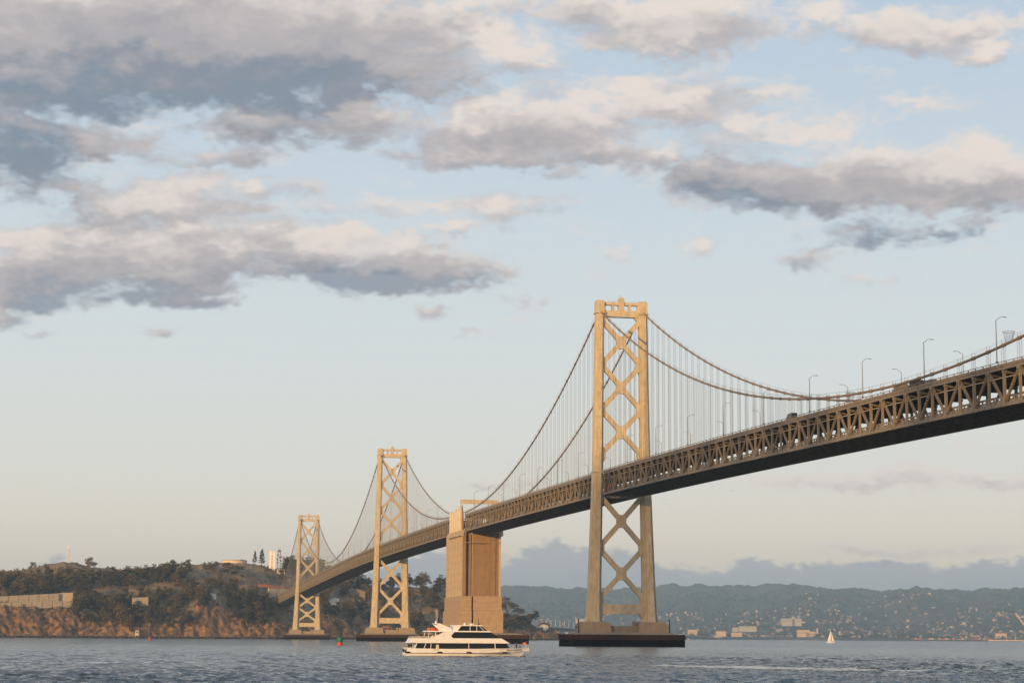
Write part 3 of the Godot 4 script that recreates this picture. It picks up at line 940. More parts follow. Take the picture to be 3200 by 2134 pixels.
func bridge() -> void:
	deck_span(-521.2, 56, PANEL, "brown steel double-deck truss span running from the tall golden tower toward the city side", true)
	deck_span(4.0, 38, 350.0 / 38.0, "truss deck span between the tall golden tower and the concrete anchorage", true)
	deck_span(414.5, 38, 350.0 / 38.0, "truss deck span between the concrete anchorage and the middle tower", false)
	deck_span(772.0, 76, 696.0 / 76.0, "long truss deck span between the middle tower and the farthest tower", false)
	deck_span(1476.0, 38, 350.0 / 38.0, "truss deck span between the farthest tower and the island", false)
	tower(0.0, 157.0, 79.0, "tall golden steel suspension tower with crossed braces, standing clear of the island")
	tower(768.0, 157.0, 77.9, "middle steel suspension tower with crossed braces, between the anchorage and the farthest tower")
	tower(1472.0, 142.3, 63.4, "farthest and shortest steel suspension tower, in front of the island abutment")
	anchorage()
	var w3w2 := {"t0": 0.0, "t1": -704.0, "y0": 152.3, "y1": 134.5, "sag": 68.0}
	cable_span(w3w2, 0.0, -521.2, 114, -521.2, PANEL, "%s main cable with paired suspenders sagging from the tall golden tower to the city-side span")
	cable_span({"t0": 0.0, "t1": 358.0, "y0": 152.3, "y1": 80.6, "sag": 17.4}, 0.0, 358.0, 76, 4.0, 350.0 / 38.0, "%s main cable from the tall golden tower down to the concrete anchorage")
	cable_span({"t0": 410.0, "t1": 768.0, "y0": 80.6, "y1": 152.3, "sag": 17.4}, 410.0, 768.0, 76, 414.5, 350.0 / 38.0, "%s main cable from the concrete anchorage up to the middle tower")
	cable_span({"t0": 768.0, "t1": 1472.0, "y0": 152.3, "y1": 137.6, "sag": 68.5}, 768.0, 1472.0, 152, 772.0, 696.0 / 76.0, "%s main cable sagging between the middle tower and the farthest tower")
	cable_span({"t0": 1472.0, "t1": 1830.0, "y0": 137.6, "y1": 54.0, "sag": 16.0}, 1472.0, 1830.0, 76, 1476.0, 350.0 / 38.0, "%s main cable from the farthest tower down to the island abutment")
	lamps()
	for q in [["van", -260.0, -7.5, M.glass, "dark tall van with a pale roof driving on the upper deck past a railing lamp"], ["box_truck", -344.0, -3.5, M.under, "dark box truck on the upper deck under the near cable, first of a queue"], ["box_truck", -356.0, -3.5, M.black, "black box truck on the upper deck, middle of a queue under the cable"], ["van", -367.0, -3.5, M.under, "dark van on the upper deck at the end of a queue under the near cable"]]:
		vehicle(q[0], Vector3(q[2], D(q[1]) - 0.86, -q[1]), 0.0, q[3], q[4])
	for q in [[1381.0, 1660.0, M.orange, "orange box truck on the lower deck just past the concrete anchorage"], [1589.5, 1612.0, M.red, "red box truck on the lower deck before the concrete anchorage"], [1910.5, 1500.0, M.orange, "orange box truck on the lower deck beside the tall golden tower"], [1066.0, 1771.0, M.red, "small red box truck on the lower deck of the long far span"]]:
		var p := at_x(q[0], q[1], -7.6)
		vehicle("box_truck", Vector3(-7.6, D(-p.z) - 10.0, p.z), 0.0, q[2], q[3])
	# basket-shaped guard on the near cable
	var k: Dictionary = w3w2
	for q in [[-433.0, -HALF, "round wire guard basket on the near main cable beside a railing lamp"], [-268.0, HALF, "round wire guard basket on the far main cable above the deck"]]:
		var o := Vector3(q[1], cable_y(k, q[0]), -q[0])
		var g := thing("cable_guard", o, q[2], "cable guard", "wire guard baskets on the cables")
		var mb := MB.new()
		for a in 20:
			var c := Vector3(cos(TAU * a / 20), 0, sin(TAU * a / 20))
			mb.beam(c * 0.75 + Vector3(0, 0.1, 0), c * 1.5 + Vector3(0, 2.9, 0), 0.035, 0.035, Vector3(0.3, 0.2, 0.9))
		part(mb, "bars", M.pole, g)
		for e in [[0.75, 0.1], [1.5, 2.7]]:
			mb = MB.new()
			var ring := []
			for a in 21: ring.append(Vector3(cos(TAU * a / 20) * e[0], e[1], sin(TAU * a / 20) * e[0]))
			mb.tube(ring, 0.04, 4)
			part(mb, "hoop", M.pole, g)
	# lantern poles on the fender of the near tower
	for q in [[-20.5, "slim dark lantern pole on the tall tower fender, at the end toward the ferry"], [21.5, "slim dark lantern pole on the tall tower fender, at the end toward the sailboat"]]:
		var o := Vector3(q[0], 5.2, 3.0)
		var g := thing("lantern_pole", o, q[1], "lantern pole", "lantern poles on the near pier")
		var mb := MB.new()
		mb.tube([Vector3.ZERO, Vector3(0, 6.4, 0)], [0.3, 0.22], 6)
		part(mb, "pole", M.black, g)
		mb = MB.new()
		mb.box(Vector3(0, 6.5, 0), Vector3(0.55, 0.8, 0.55))
		mb.beam(Vector3(0, 3.6, 0), Vector3(-1.1, 3.3, 0), 0.2, 0.2)
		mb.box(Vector3(-1.2, 3.2, 0), Vector3(0.5, 0.6, 0.5))
		part(mb, "lantern", M.black, g)

# ---------------------------------------------------------------- water
var nz_w := FastNoiseLite.new()
var nz_w2 := FastNoiseLite.new()
var SLICK := []      # from, to, half width: lanes smoothed by passing boats
func slick(x: float, z: float) -> float:
	var best := 0.0
	for k in SLICK:
		var u: float = clampf(((x - k[0].x) * k[3].x + (z - k[0].z) * k[3].z) / k[4], 0.0, 1.0)
		var dx: float = x - lerpf(k[0].x, k[1].x, u)
		var dz: float = z - lerpf(k[0].z, k[1].z, u)
		var w: float = k[2] * (0.35 + 0.65 * sin(PI * clampf(u, 0.04, 0.96))) * (1.0 + 0.8 * nz_w2.get_noise_2d(x * 1.2, z * 0.4))
		best = maxf(best, clampf(1.6 - sqrt(dx * dx + dz * dz) / maxf(w, 0.1) * 1.2, 0.0, 1.0))
	return best
func add_slick(px0: float, py0: float, px1: float, py1: float, half: float) -> void:
	var A := cam_pos + ray(px0, py0) * (-cam_pos.y / ray(px0, py0).y)
	var B := cam_pos + ray(px1, py1) * (-cam_pos.y / ray(px1, py1).y)
	SLICK.append([A, B, half, (B - A).normalized(), A.distance_to(B)])
func wave(x: float, z: float, r: float, cell: float) -> float:
	var ruff := clampf(0.9 + 0.6 * nz_w2.get_noise_2d(x * 0.35, z * 0.12), 0.4, 1.4)
	if r < 520.0: ruff *= 1.0 - 0.88 * slick(x, z)
	var y := 0.0
	# long crests lie across the view; each length fades out where the grid cannot carry it
	for c in [[2.4, 0.15, 0.0, 0.0], [5.0, 0.2, 71.0, 0.3], [11.0, 0.1, 33.0, -0.2], [31.0, 0.06, 5.0, 0.15]]:
		var w := clampf((c[0] / cell - 2.0) * 0.7, 0.0, 1.0)
		if w <= 0.0: continue
		var u: float = x * cos(c[3]) - z * sin(c[3])
		var v: float = x * sin(c[3]) + z * cos(c[3])
		var q := nz_w.get_noise_2d(u / c[0] * 42.0 + c[2], v / c[0] * 100.0)
		y += c[1] * w * (1.0 - absf(q) * 2.6) * ruff
	return y
func water() -> void:
	nz_w.noise_type = FastNoiseLite.TYPE_SIMPLEX_SMOOTH
	nz_w.fractal_type = FastNoiseLite.FRACTAL_NONE
	nz_w.frequency = 0.01
	nz_w.seed = 4
	nz_w2.noise_type = FastNoiseLite.TYPE_SIMPLEX_SMOOTH
	nz_w2.fractal_octaves = 3
	nz_w2.frequency = 0.03
	nz_w2.seed = 8
	add_slick(2020, 2079, 3080, 2104, 10.0)
	add_slick(2700, 2090, 3260, 2094, 3.0)
	add_slick(1480, 2078, 2060, 2080, 3.5)
	add_slick(-80, 2077, 620, 2070, 5.0)
	var rs := [2.0, 40.0, 80.0, 110.0]
	var cells := [40.0, 40.0, 40.0, 20.0]
	var r := 135.0
	while r < 30000.0:
		rs.append(r)
		var st := r * (0.0038 if r < 900.0 else 0.0055 if r < 2600.0 else 0.05)
		cells.append(st)
		r += st
	var az := []
	var a := -180.0
	while a < 180.0:
		az.append(a)
		a += 0.055 if (a > -16.0 and a < 16.5) else 1.0 if absf(a) < 24 else 6.0
	az.append(180.0)
	var na := az.size()
	var V := PackedVector3Array()
	var N := PackedVector3Array()
	var I := PackedInt32Array()
	var fwd := Vector2(sin(-YAW), -cos(YAW))
	for i in rs.size():
		for j in na:
			var b: float = deg_to_rad(az[j])
			var dx := fwd.x * cos(b) - fwd.y * sin(b)
			var dz := fwd.x * sin(b) + fwd.y * cos(b)
			var x: float = cam_pos.x + dx * rs[i]
			var z: float = cam_pos.z + dz * rs[i]
			var fine: bool = absf(az[j]) < 16.4 and rs[i] > 120.0
			V.append(Vector3(x, wave(x, z, rs[i], maxf(cells[i], rs[i] * 0.00096)) if fine else 0.0, z))
	N.resize(V.size())
	for i in rs.size():
		for j in na:
			var k := i * na + j
			if i == 0 or i == rs.size() - 1 or j == 0 or j == na - 1:
				N[k] = Vector3.UP
			else:
				var w := (V[k + na] - V[k - na]).cross(V[k + 1] - V[k - 1]).normalized()
				N[k] = w if w.y > 0 else -w
			if i < rs.size() - 1 and j < na - 1:
				I.append_array([k, k + na, k + na + 1, k, k + na + 1, k + 1])
	var arr := []
	arr.resize(Mesh.ARRAY_MAX)
	arr[Mesh.ARRAY_VERTEX] = V
	arr[Mesh.ARRAY_NORMAL] = N
	arr[Mesh.ARRAY_INDEX] = I
	var am := ArrayMesh.new()
	am.add_surface_from_arrays(Mesh.PRIMITIVE_TRIANGLES, arr)
	var m := plain(0.032, 0.058, 0.067, 0.12)
	m.metallic_specular = 0.5
	var nn := FastNoiseLite.new()
	nn.noise_type = FastNoiseLite.TYPE_SIMPLEX_SMOOTH
	nn.frequency = 0.016
	nn.fractal_octaves = 4
	nn.seed = 2
	var nt := NoiseTexture2D.new()
	nt.width = 1024
	nt.height = 1024
	nt.seamless = true
	nt.as_normal_map = true
	nt.bump_strength = 14.0
	nt.noise = nn
	m.normal_enabled = true
	m.normal_texture = nt
	m.normal_scale = 1.2
	m.uv1_triplanar = true
	m.uv1_world_triplanar = true
	m.uv1_scale = Vector3(0.045, 0.045, 0.045)
	am.surface_set_material(0, m)
	var o := inst(am, "water", self)
	o.set_meta("kind", "structure")

func wake_lanes() -> void:      # the smooth water of each lane: no ripples, so it mirrors the low sky
	var labels := ["long smooth pale wake lane in the open water before the sailboat", "short smooth wake lane branching off the long one", "faint smooth wake lane between the ferry and the long lane", "smooth pale wake lane before the island bluff"]
	var m := plain(0.02, 0.03, 0.034, 0.1)
	for q in SLICK.size():
		var k: Array = SLICK[q]
		var dir: Vector3 = k[3]
		var side := dir.cross(Vector3.UP)
		var mb := MB.new()
		var n := int(k[4] / 0.7)
		var nv := int(k[2] * 2.6 / 0.5)
		for i in n:
			for j in nv:
				var c: Vector3 = k[0] + dir * (k[4] * (i + 0.5) / n) + side * ((j + 0.5) / nv - 0.5) * k[2] * 2.6
				var f := nz_w.get_noise_2d(c.x * 45.0, c.z * 18.0) * 0.55 + nz_w.get_noise_2d(c.x * 120.0, c.z * 60.0) * 0.3
				if slick(c.x, c.z) + f < 0.62: continue
				var p := []
				for e in [[-0.5, -0.5], [0.5, -0.5], [0.5, 0.5], [-0.5, 0.5]]:
					var w: Vector3 = c + dir * e[0] * 0.7 + side * e[1] * 0.5
					var r := Vector2(w.x - cam_pos.x, w.z - cam_pos.z).length()
					w.y = wave(w.x, w.z, r, maxf(r * 0.0038, 0.9)) + 0.05
					p.append(w)
				mb.quad_out(p[0], p[1], p[2], p[3], c - Vector3(0, 50, 0))
		if mb.v.size() == 0: continue
		var o := part(mb, numbered("wake_lane"), m, self)
		tag(o, labels[q], "wake", "", "stuff")

func foam_patch(called: String, label: String, a: Vector3, b: Vector3, wide: float, n: int, seed_: int) -> void:
	var mb := MB.new()
	var r := RandomNumberGenerator.new()
	r.seed = seed_
	var dir := (b - a).normalized()
	var side := dir.cross(Vector3.UP)
	for i in n:
		var c := a.lerp(b, r.randf()) + side * r.randfn(0.0, wide)
		var hl := r.randf_range(0.15, 0.5)
		var hw := r.randf_range(0.06, 0.2)
		c.y = r.randf_range(0.03, 0.22)
		var p := []
		for q in [[-hl, 0.0], [-hl * 0.3, hw], [hl, 0.0], [hl * 0.2, -hw]]:
			p.append(c + dir * q[0] + side * q[1] + Vector3(0, r.randf_range(0.0, 0.1), 0))
		mb.quad_out(p[0], p[1], p[2], p[3], c - Vector3(0, 50, 0))
	var o := part(mb, numbered(called), M.foam, self)
	tag(o, label, "foam", "", "stuff")

# ---------------------------------------------------------------- trees
func leaf_blob(mb: MB, c: Vector3, rad: Vector3, n: int, leaf: float, r: RandomNumberGenerator) -> void:
	for i in n:
		var d := Vector3(r.randfn(), r.randfn(), r.randfn()).normalized()
		var k := pow(r.randf(), 0.45)
		var p := c + d * rad * k
		var nn := (d + Vector3(r.randfn(), r.randfn() + 0.4, r.randfn()) * 0.45).normalized()
		var s := nn.cross(Vector3(r.randfn(), r.randfn(), r.randfn())).normalized()
		var u := s.cross(nn)
		var l := leaf * r.randf_range(0.6, 1.3)
		var w := l * r.randf_range(0.5, 0.9)
		var at := mb.v.size()
		mb.quad_out(p - s * l, p - u * w, p + s * l, p + u * w, p - nn)
		for q in range(at, mb.v.size()): mb.n[q] = nn
func tree_proto(kind: int, seed_: int, mat: Material) -> Array:
	var r := RandomNumberGenerator.new()
	r.seed = seed_
	var trunk := MB.new()
	var crown := MB.new()
	var H := 1.0
	var lean := Vector3(r.randf_range(-0.06, 0.06), 0, r.randf_range(-0.06, 0.06))
	trunk.tube([Vector3(0, -0.08, 0), Vector3(0, 0.3, 0) + lean, Vector3(0, 0.62, 0) + lean * 1.6, Vector3(0, 0.85, 0) + lean * 1.5], [0.026, 0.02, 0.013, 0.005], 5)
	if kind == 0:      # gum tree: clumps on rising limbs
		for i in r.randi_range(11, 14):
			var a := r.randf() * TAU
			var y0 := r.randf_range(0.1, 0.6)
			var y1 := y0 + r.randf_range(0.12, 0.34)
			var out := r.randf_range(0.1, 0.27) * (1.15 - 0.5 * y1)
			var tip := Vector3(cos(a) * out, minf(y1, 0.93), sin(a) * out)
			trunk.tube([Vector3(0, y0, 0) + lean * y0 * 2.0, tip * Vector3(0.6, 1, 0.6) - Vector3(0, 0.04, 0), tip], [0.011, 0.008, 0.004], 4)
			leaf_blob(crown, tip, Vector3(0.14, 0.11, 0.14) * r.randf_range(0.8, 1.45), 46, 0.036, r)
		leaf_blob(crown, Vector3(0, 0.86, 0) + lean, Vector3(0.13, 0.12, 0.13), 40, 0.036, r)
		leaf_blob(crown, Vector3(0, 0.55, 0) + lean, Vector3(0.17, 0.22, 0.17), 70, 0.042, r)
		leaf_blob(crown, Vector3(r.randf_range(-0.08, 0.08), 0.33, r.randf_range(-0.08, 0.08)), Vector3(0.17, 0.17, 0.17), 50, 0.042, r)
	elif kind == 1:      # bushy low oak
		for i in 9:
			var a := r.randf() * TAU
			var out := r.randf_range(0.1, 0.36)
			leaf_blob(crown, Vector3(cos(a) * out, r.randf_range(0.28, 0.72), sin(a) * out), Vector3(0.2, 0.15, 0.2) * r.randf_range(0.8, 1.2), 34, 0.048, r)
		leaf_blob(crown, Vector3(0, 0.55, 0), Vector3(0.36, 0.3, 0.36), 90, 0.05, r)
	elif kind == 2:      # conifer
		for i in 13:
			var y := 0.2 + i * 0.06
			var wr := 0.24 * (1.05 - y) + 0.02
			for q in 3:
				var a := r.randf() * TAU
				leaf_blob(crown, Vector3(cos(a) * wr * 0.6, y, sin(a) * wr * 0.6), Vector3(wr * 0.6, 0.05, wr * 0.6), 13, 0.032, r)
	else:      # spreading cypress with a flat layered crown
		for i in 10:
			var a := r.randf() * TAU
			var out := r.randf_range(0.12, 0.42)
			var tip := Vector3(cos(a) * out, r.randf_range(0.52, 0.92), sin(a) * out)
			trunk.tube([Vector3(0, 0.3, 0), tip * Vector3(0.6, 0.85, 0.6), tip], [0.014, 0.01, 0.004], 4)
			leaf_blob(crown, tip, Vector3(0.2, 0.085, 0.2) * r.randf_range(0.8, 1.2), 48, 0.036, r)
		leaf_blob(crown, Vector3(0, 0.75, 0), Vector3(0.3, 0.17, 0.3), 80, 0.04, r)
	return [trunk.mesh(M.bark), crown.mesh(mat)]
var tree_meshes := []
func tree(called: String, kind: int, at: Vector3, h: float, wide: float, label: String, group: String) -> void:
	var o := thing(called, at, label, "tree", group)
	var pick: Array = tree_meshes[kind][rng.randi() % tree_meshes[kind].size()]
	o.rotation.y = rng.randf() * TAU
	o.scale = Vector3(h * wide, h, h * wide)
	inst(pick[0], "trunk", o)
	inst(pick[1], "crown", o)

# ---------------------------------------------------------------- island
var IPX := [-500, 0, 110, 225, 300, 420, 520, 640, 720, 800, 860, 1000, 1100, 1300, 1450, 1560, 1640, 1700, 1752, 1790]
var I_D0 := [2420, 2460, 2470, 2480, 2490, 2500, 2510, 2530, 2545, 2555, 2565, 2640, 2700, 2760, 2800, 2850, 2900, 2930, 2950, 2960]
var I_CLIFF := [1897, 1898, 1898, 1902, 1918, 1930, 1930, 1902, 1925, 1945, 1950, 1948, 1945, 1950, 1955, 1958, 1962, 1966, 1984, 2000]
var I_MID := [1868, 1866, 1864, 1858, 1850, 1845, 1838, 1826, 1836, 1856, 1880, 1905, 1905, 1902, 1915, 1935, 1945, 1960, 1984, 2000]
var I_RIDGE := [1790, 1784, 1767, 1768, 1784, 1787, 1786, 1775, 1766, 1768, 1772, 1786, 1828, 1840, 1862, 1925, 1945, 1962, 1985, 2000]
var nz_t := FastNoiseLite.new()
func island_h(px: float, dd: float) -> float:
	var d0 := slut(IPX, I_D0, px)
	var hc := maxf(height_of(px, slut(IPX, I_CLIFF, px), d0 + 45), -2.0)
	var hm := maxf(height_of(px, slut(IPX, I_MID, px), d0 + 130), -2.0)
	var hr := maxf(height_of(px, slut(IPX, I_RIDGE, px), d0 + 330), -2.0)
	var y := slut([-30.0, -4.0, 3.0, 45.0, 80.0, 130.0, 330.0, 480.0, 700.0], [-6.0, -1.0, 1.6, hc, lerpf(hc, hm, 0.25), hm, hr, hr * 0.55, -5.0], dd)
	var g := ground_at(px, d0 + dd)
	var rough := smoothstep(0.0, 12.0, dd)
	y += nz_t.get_noise_2d(g.x, g.z) * 7.0 * rough * smoothstep(0.0, 30.0, y + 5.0)
	var bluff := smoothstep(75.0, 40.0, dd)
	y += nz_t.get_noise_2d(g.x * 4.0, g.z * 4.0) * (1.0 + 3.2 * bluff) * rough
	y -= absf(nz_t.get_noise_2d(g.x * 2.2 + 200.0, g.z * 0.6)) * 9.0 * bluff * rough
	y += nz_t.get_noise_2d(g.x * 11.0, g.z * 11.0) * 3.0 * bluff * rough
	return y
func island_at(px: float, dd: float) -> Vector3:
	var g := ground_at(px, slut(IPX, I_D0, px) + dd)
	g.y = island_h(px, dd)
	return g
func grid_mesh(P: Array, rows: int, cols: int, mat: Material, tint := PackedColorArray()) -> ArrayMesh:
	var V := PackedVector3Array()
	var N := PackedVector3Array()
	var I := PackedInt32Array()
	for p in P: V.append(p)
	N.resize(V.size())
	for i in rows:
		for j in cols:
			var k := i * cols + j
			var a := V[mini(i + 1, rows - 1) * cols + j] - V[maxi(i - 1, 0) * cols + j]
			var b := V[i * cols + mini(j + 1, cols - 1)] - V[i * cols + maxi(j - 1, 0)]
			var w := a.cross(b).normalized()
			N[k] = w if w.y > 0 else -w
			if i < rows - 1 and j < cols - 1:
				if (V[k + cols] - V[k]).cross(V[k + 1] - V[k]).y > 0:
					I.append_array([k, k + 1, k + cols, k + 1, k + cols + 1, k + cols])
				else:
					I.append_array([k, k + cols, k + 1, k + 1, k + cols, k + cols + 1])
	var arr := []
	arr.resize(Mesh.ARRAY_MAX)
	arr[Mesh.ARRAY_VERTEX] = V
	arr[Mesh.ARRAY_NORMAL] = N
	arr[Mesh.ARRAY_INDEX] = I
	if tint.size(): arr[Mesh.ARRAY_COLOR] = tint
	var am := ArrayMesh.new()
	am.add_surface_from_arrays(Mesh.PRIMITIVE_TRIANGLES, arr)
	am.surface_set_material(0, mat)
	return am

func island() -> void:
	nz_t.noise_type = FastNoiseLite.TYPE_SIMPLEX_SMOOTH
	nz_t.frequency = 0.011
	nz_t.fractal_octaves = 4
	nz_t.seed = 12
	var dds := [-30.0, -10.0, -4.0, 0.0, 3.0]
	var d := 6.0
	while d < 140.0:
		dds.append(d)
		d += 2.6 if d < 60.0 else 5.0
	while d <= 720.0:
		dds.append(d)
		d += 14.0
	var cols := 600
	var P := []
	var tint := PackedColorArray()
	for dd in dds:
		for j in cols:
			var p := island_at(lerpf(-420.0, 1800.0, j / (cols - 1.0)), dd)
			P.append(p)
			# bare ochre rock in the bluff, dry grass and dark soil above, in patches
			var q := nz_t.get_noise_2d(p.x * 3.0 + 40.0, p.z * 3.0 + p.y * 5.0)
			var q2 := nz_t.get_noise_2d(p.x * 9.0, p.z * 9.0 - p.y * 9.0)
			var rock := Color(0.29, 0.155, 0.062).lerp(Color(0.1, 0.062, 0.036), smoothstep(-0.2, 0.25, q * 0.8 + q2 * 0.8))
			var grass := Color(0.26, 0.175, 0.088).lerp(Color(0.14, 0.1, 0.055), smoothstep(-0.1, 0.3, q + q2 * 0.4))
			tint.append(rock.lerp(grass, smoothstep(38.0, 62.0, dd + q * 30.0)))
	var soil := noise_tex(0.02, 41, 0.6, 1.3, 6, Color.WHITE, Color.WHITE, 1024)
	var m := grained(1.0, 1.0, 1.0, soil, Vector3(0.006, 0.009, 0.006), 0.95)
	m.vertex_color_use_as_albedo = true
	var o := inst(grid_mesh(P, dds.size(), cols, m, tint), "island_terrain", self)
	o.set_meta("kind", "structure")
	# rock band wet by the tide
	var mb := MB.new()
	var r := RandomNumberGenerator.new()
	r.seed = 77
	for i in 900:
		var px := lerpf(-400.0, 1760.0, (i + r.randf()) / 900.0)
		var p := island_at(px, r.randf_range(-3.0, 5.0))
		p.y = r.randf_range(-0.4, 0.9)
		var b := Basis.from_euler(Vector3(r.randf(), r.randf() * TAU, r.randf()))
		mb.box(p, Vector3(r.randf_range(2, 5), r.randf_range(1.2, 2.6), r.randf_range(2, 5)), b)
	var rocks := part(mb, "shore_rocks", plain(0.035, 0.03, 0.028, 0.8), self)
	tag(rocks, "dark wet rocks along the island waterline", "rocks", "", "stuff")
	# scrub
	var sm := MB.new()
	leaf_blob(sm, Vector3(0, 0.4, 0), Vector3(0.6, 0.5, 0.6), 34, 0.24, r)
	for set_ in [[650, 0.075, 0.065, 0.03, 1], [1300, 0.16, 0.1, 0.05, 2]]:
		var xf := []
		while xf.size() < set_[0]:
			var px := r.randf_range(-60.0, 1745.0)
			var dd := r.randf_range(14.0, 345.0) if r.randf() < 0.7 else r.randf_range(10.0, 60.0)
			var p := island_at(px, dd)
			if p.y < 3.0 or nz_t.get_noise_2d(p.x * 2.0 + set_[4] * 500.0, p.z * 2.0) < -0.05: continue
			var s := r.randf_range(1.2, 4.2)
			xf.append(Transform3D(Basis(Vector3.UP, r.randf() * TAU).scaled(Vector3(s, s * r.randf_range(0.6, 1.1), s)), p))
		var mm := MultiMesh.new()
		mm.transform_format = MultiMesh.TRANSFORM_3D
		var sc := MB.new()
		sc.v = sm.v.duplicate()
		sc.n = sm.n.duplicate()
		mm.mesh = sc.mesh(plain(set_[1], set_[2], set_[3], 0.9))
		mm.instance_count = xf.size()
		for i in xf.size(): mm.set_instance_transform(i, xf[i])
		var mi := MultiMeshInstance3D.new()
		mi.multimesh = mm
		mi.name = numbered("scrub")
		add_child(mi)
		tag(mi, "green low scrub over the island slopes" if set_[4] == 1 else "dry brown brush over the island slopes", "scrub", "", "stuff")
	# trees: px from, px to, dd from, dd to, count, height, kind, label
	for kind in 4:
		var list := []
		for q in ([4, 3, 2, 2][kind]):
			list.append(tree_proto(kind, 100 * kind + q, M.leaf[(q + kind) % 4]))
		tree_meshes.append(list)
	var belts := [
		[-30, 285, 122, 190, 42, 18, 25, 0, "tall gum tree in the belt above the island retaining wall"],
		[298, 580, 140, 178, 36, 17, 24, 0, "tall gum tree on the island skyline between the retaining wall and the dry knoll"],
		[228, 410, 28, 100, 36, 16, 24, 0, "leafy gum tree on the slope just past the end of the retaining wall"],
		[405, 650, 22, 110, 46, 14, 22, 0, "gum tree on the island bluff above the small white hut"],
		[635, 740, 120, 260, 18, 9, 15, 1, "round dark bush-like oak below the dry hilltop"],
		[715, 850, 30, 110, 28, 18, 26, 0, "dense dark gum tree beside the island abutment"],
		[870, 1000, 170, 330, 20, 15, 22, 0, "skyline gum tree behind the farthest tower"],
		[995, 1470, 40, 300, 80, 17, 25, 0, "dark gum tree in the wood behind the middle tower and anchorage"],
		[1552, 1652, 15, 120, 16, 13, 20, 1, "dark bushy oak on the wooded point beside the anchorage"],
		[1000, 1470, 25, 90, 18, 8, 13, 1, "low rounded oak at the foot of the wood behind the middle tower"]]
	for b in belts:
		for i in b[4]:
			var px: float = lerpf(b[0], b[1], (i + rng.randf() * 1.2) / b[4])
			var dd := rng.randf_range(b[2], b[3])
			tree("gum_tree" if b[7] == 0 else "oak_tree", b[7], island_at(px, dd), rng.randf_range(b[5], b[6]), rng.randf_range(1.0, 1.5), b[8], "trees on the island")
	for q in [[790, 270, 19, 0.9, 2, "slimmer of two dark conifers beside the white control tower"], [812, 275, 24, 1.0, 2, "taller of two dark conifers beside the white control tower"], [93, 330, 9, 1.4, 1, "small round oak alone on the grassy crest with the thin mast"], [268, 300, 16, 1.1, 1, "broad round oak standing out on the skyline near the thin mast"], [285, 300, 11, 1.1, 1, "lower round oak in the shelter of the broad skyline oak"], [752, 320, 9, 1.3, 1, "round oak on the crest next to the low water tank"],
		[1583, 150, 34, 0.75, 3, "spreading dark cypress beside the anchorage pier, above the point"], [1618, 110, 27, 0.8, 3, "leaning dark cypress over the slope by the lighthouse"], [1560, 110, 30, 0.7, 3, "dark cypress half hidden by the anchorage pier"], [1598, 60, 17, 0.9, 1, "bushy oak under the spreading cypresses"], [1572, 50, 16, 0.9, 1, "bushy oak at the foot of the anchorage pier on the point"], [1625, 55, 15, 0.9, 1, "bushy oak below the leaning cypress"],
		[1660, 120, 17, 0.9, 3, "small cypress left standing behind the lighthouse"], [1674, 125, 20, 0.8, 3, "taller small cypress right behind the lighthouse"], [1706, 70, 15, 1.2, 1, "round dark oak beside the red-roofed house on the point"]]:
		tree(["gum_tree", "oak_tree", "conifer_tree", "cypress_tree"][q[4]], q[4], island_at(q[0], q[1]), q[2], q[3], q[5], "trees on the island")
	island_buildings()

func wall_run(called: String, label: String, px0: float, y0: float, px1: float, y1: float, y0b: float, y1b: float, dd: float, mat: Material, thick := 2.0, cat := "wall", root_depth := 6.0) -> void:
	var a := at_dist(px0, y0, slut(IPX, I_D0, px0) + dd)
	var b := at_dist(px1, y1, slut(IPX, I_D0, px1) + dd)
	var a0 := height_of(px0, y0b, slut(IPX, I_D0, px0) + dd)
	var b0 := height_of(px1, y1b, slut(IPX, I_D0, px1) + dd)
	var o := Vector3((a.x + b.x) / 2, minf(a0, b0), (a.z + b.z) / 2)
	var root := thing(called, o, label, cat)
	var n := maxi(1, int(a.distance_to(b) / 12.0))
	var side := (b - a).cross(Vector3.UP).normalized() * thick * 0.5
	for i in n:
		var u0 := i / float(n)
		var u1 := (i + 1) / float(n) - 0.004
		var p := []
		for lev in [[a0, b0, -root_depth], [a.y, b.y, 0.0]]:
			for s in [[u0, -1], [u1, -1], [u1, 1], [u0, 1]]:
				var q := a.lerp(b, s[0])
				q.y = lerpf(lev[0], lev[1], s[0]) + lev[2]
				p.append(q + side * s[1])
		var mb := MB.new()
		mb.hexa(p)
		part(mb, "panel", mat, root, o)

func house(at: Vector3, w: float, h: float, dp: float, turn: float, wall: Material, roof: Material, label: String, group := "", called := "house") -> Node3D:
	var root := thing(called, at, label, "house", group)
	root.rotation.y = turn
	root.scale = Vector3(w, h, dp)
	for k in [["wall", wall], ["roof", roof]]:
		var key: String = "house_%s_%d" % [k[0], k[1].get_instance_id()]
		if not M.has(key):
			var mb := MB.new()
			if k[0] == "wall":
				mb.span(-0.5, 0.5, -0.5, 0.7, -0.5, 0.5)
				for z in [-0.5, 0.44]:
					mb.hexa([Vector3(-0.5, 0.7, z), Vector3(0.5, 0.7, z), Vector3(0.5, 0.7, z + 0.06), Vector3(-0.5, 0.7, z + 0.06), Vector3(-0.02, 1.0, z), Vector3(0.02, 1.0, z), Vector3(0.02, 1.0, z + 0.06), Vector3(-0.02, 1.0, z + 0.06)])
			else:
				for s in [-1.0, 1.0]:
					mb.hexa([Vector3(s * 0.58, 0.64, -0.56), Vector3(0, 1.02, -0.56), Vector3(0, 1.02, 0.56), Vector3(s * 0.58, 0.64, 0.56), Vector3(s * 0.58, 0.7, -0.56), Vector3(0, 1.1, -0.56), Vector3(0, 1.1, 0.56), Vector3(s * 0.58, 0.7, 0.56)])
			M[key] = mb.mesh(k[1])
		inst(M[key], k[0], root)
	return root

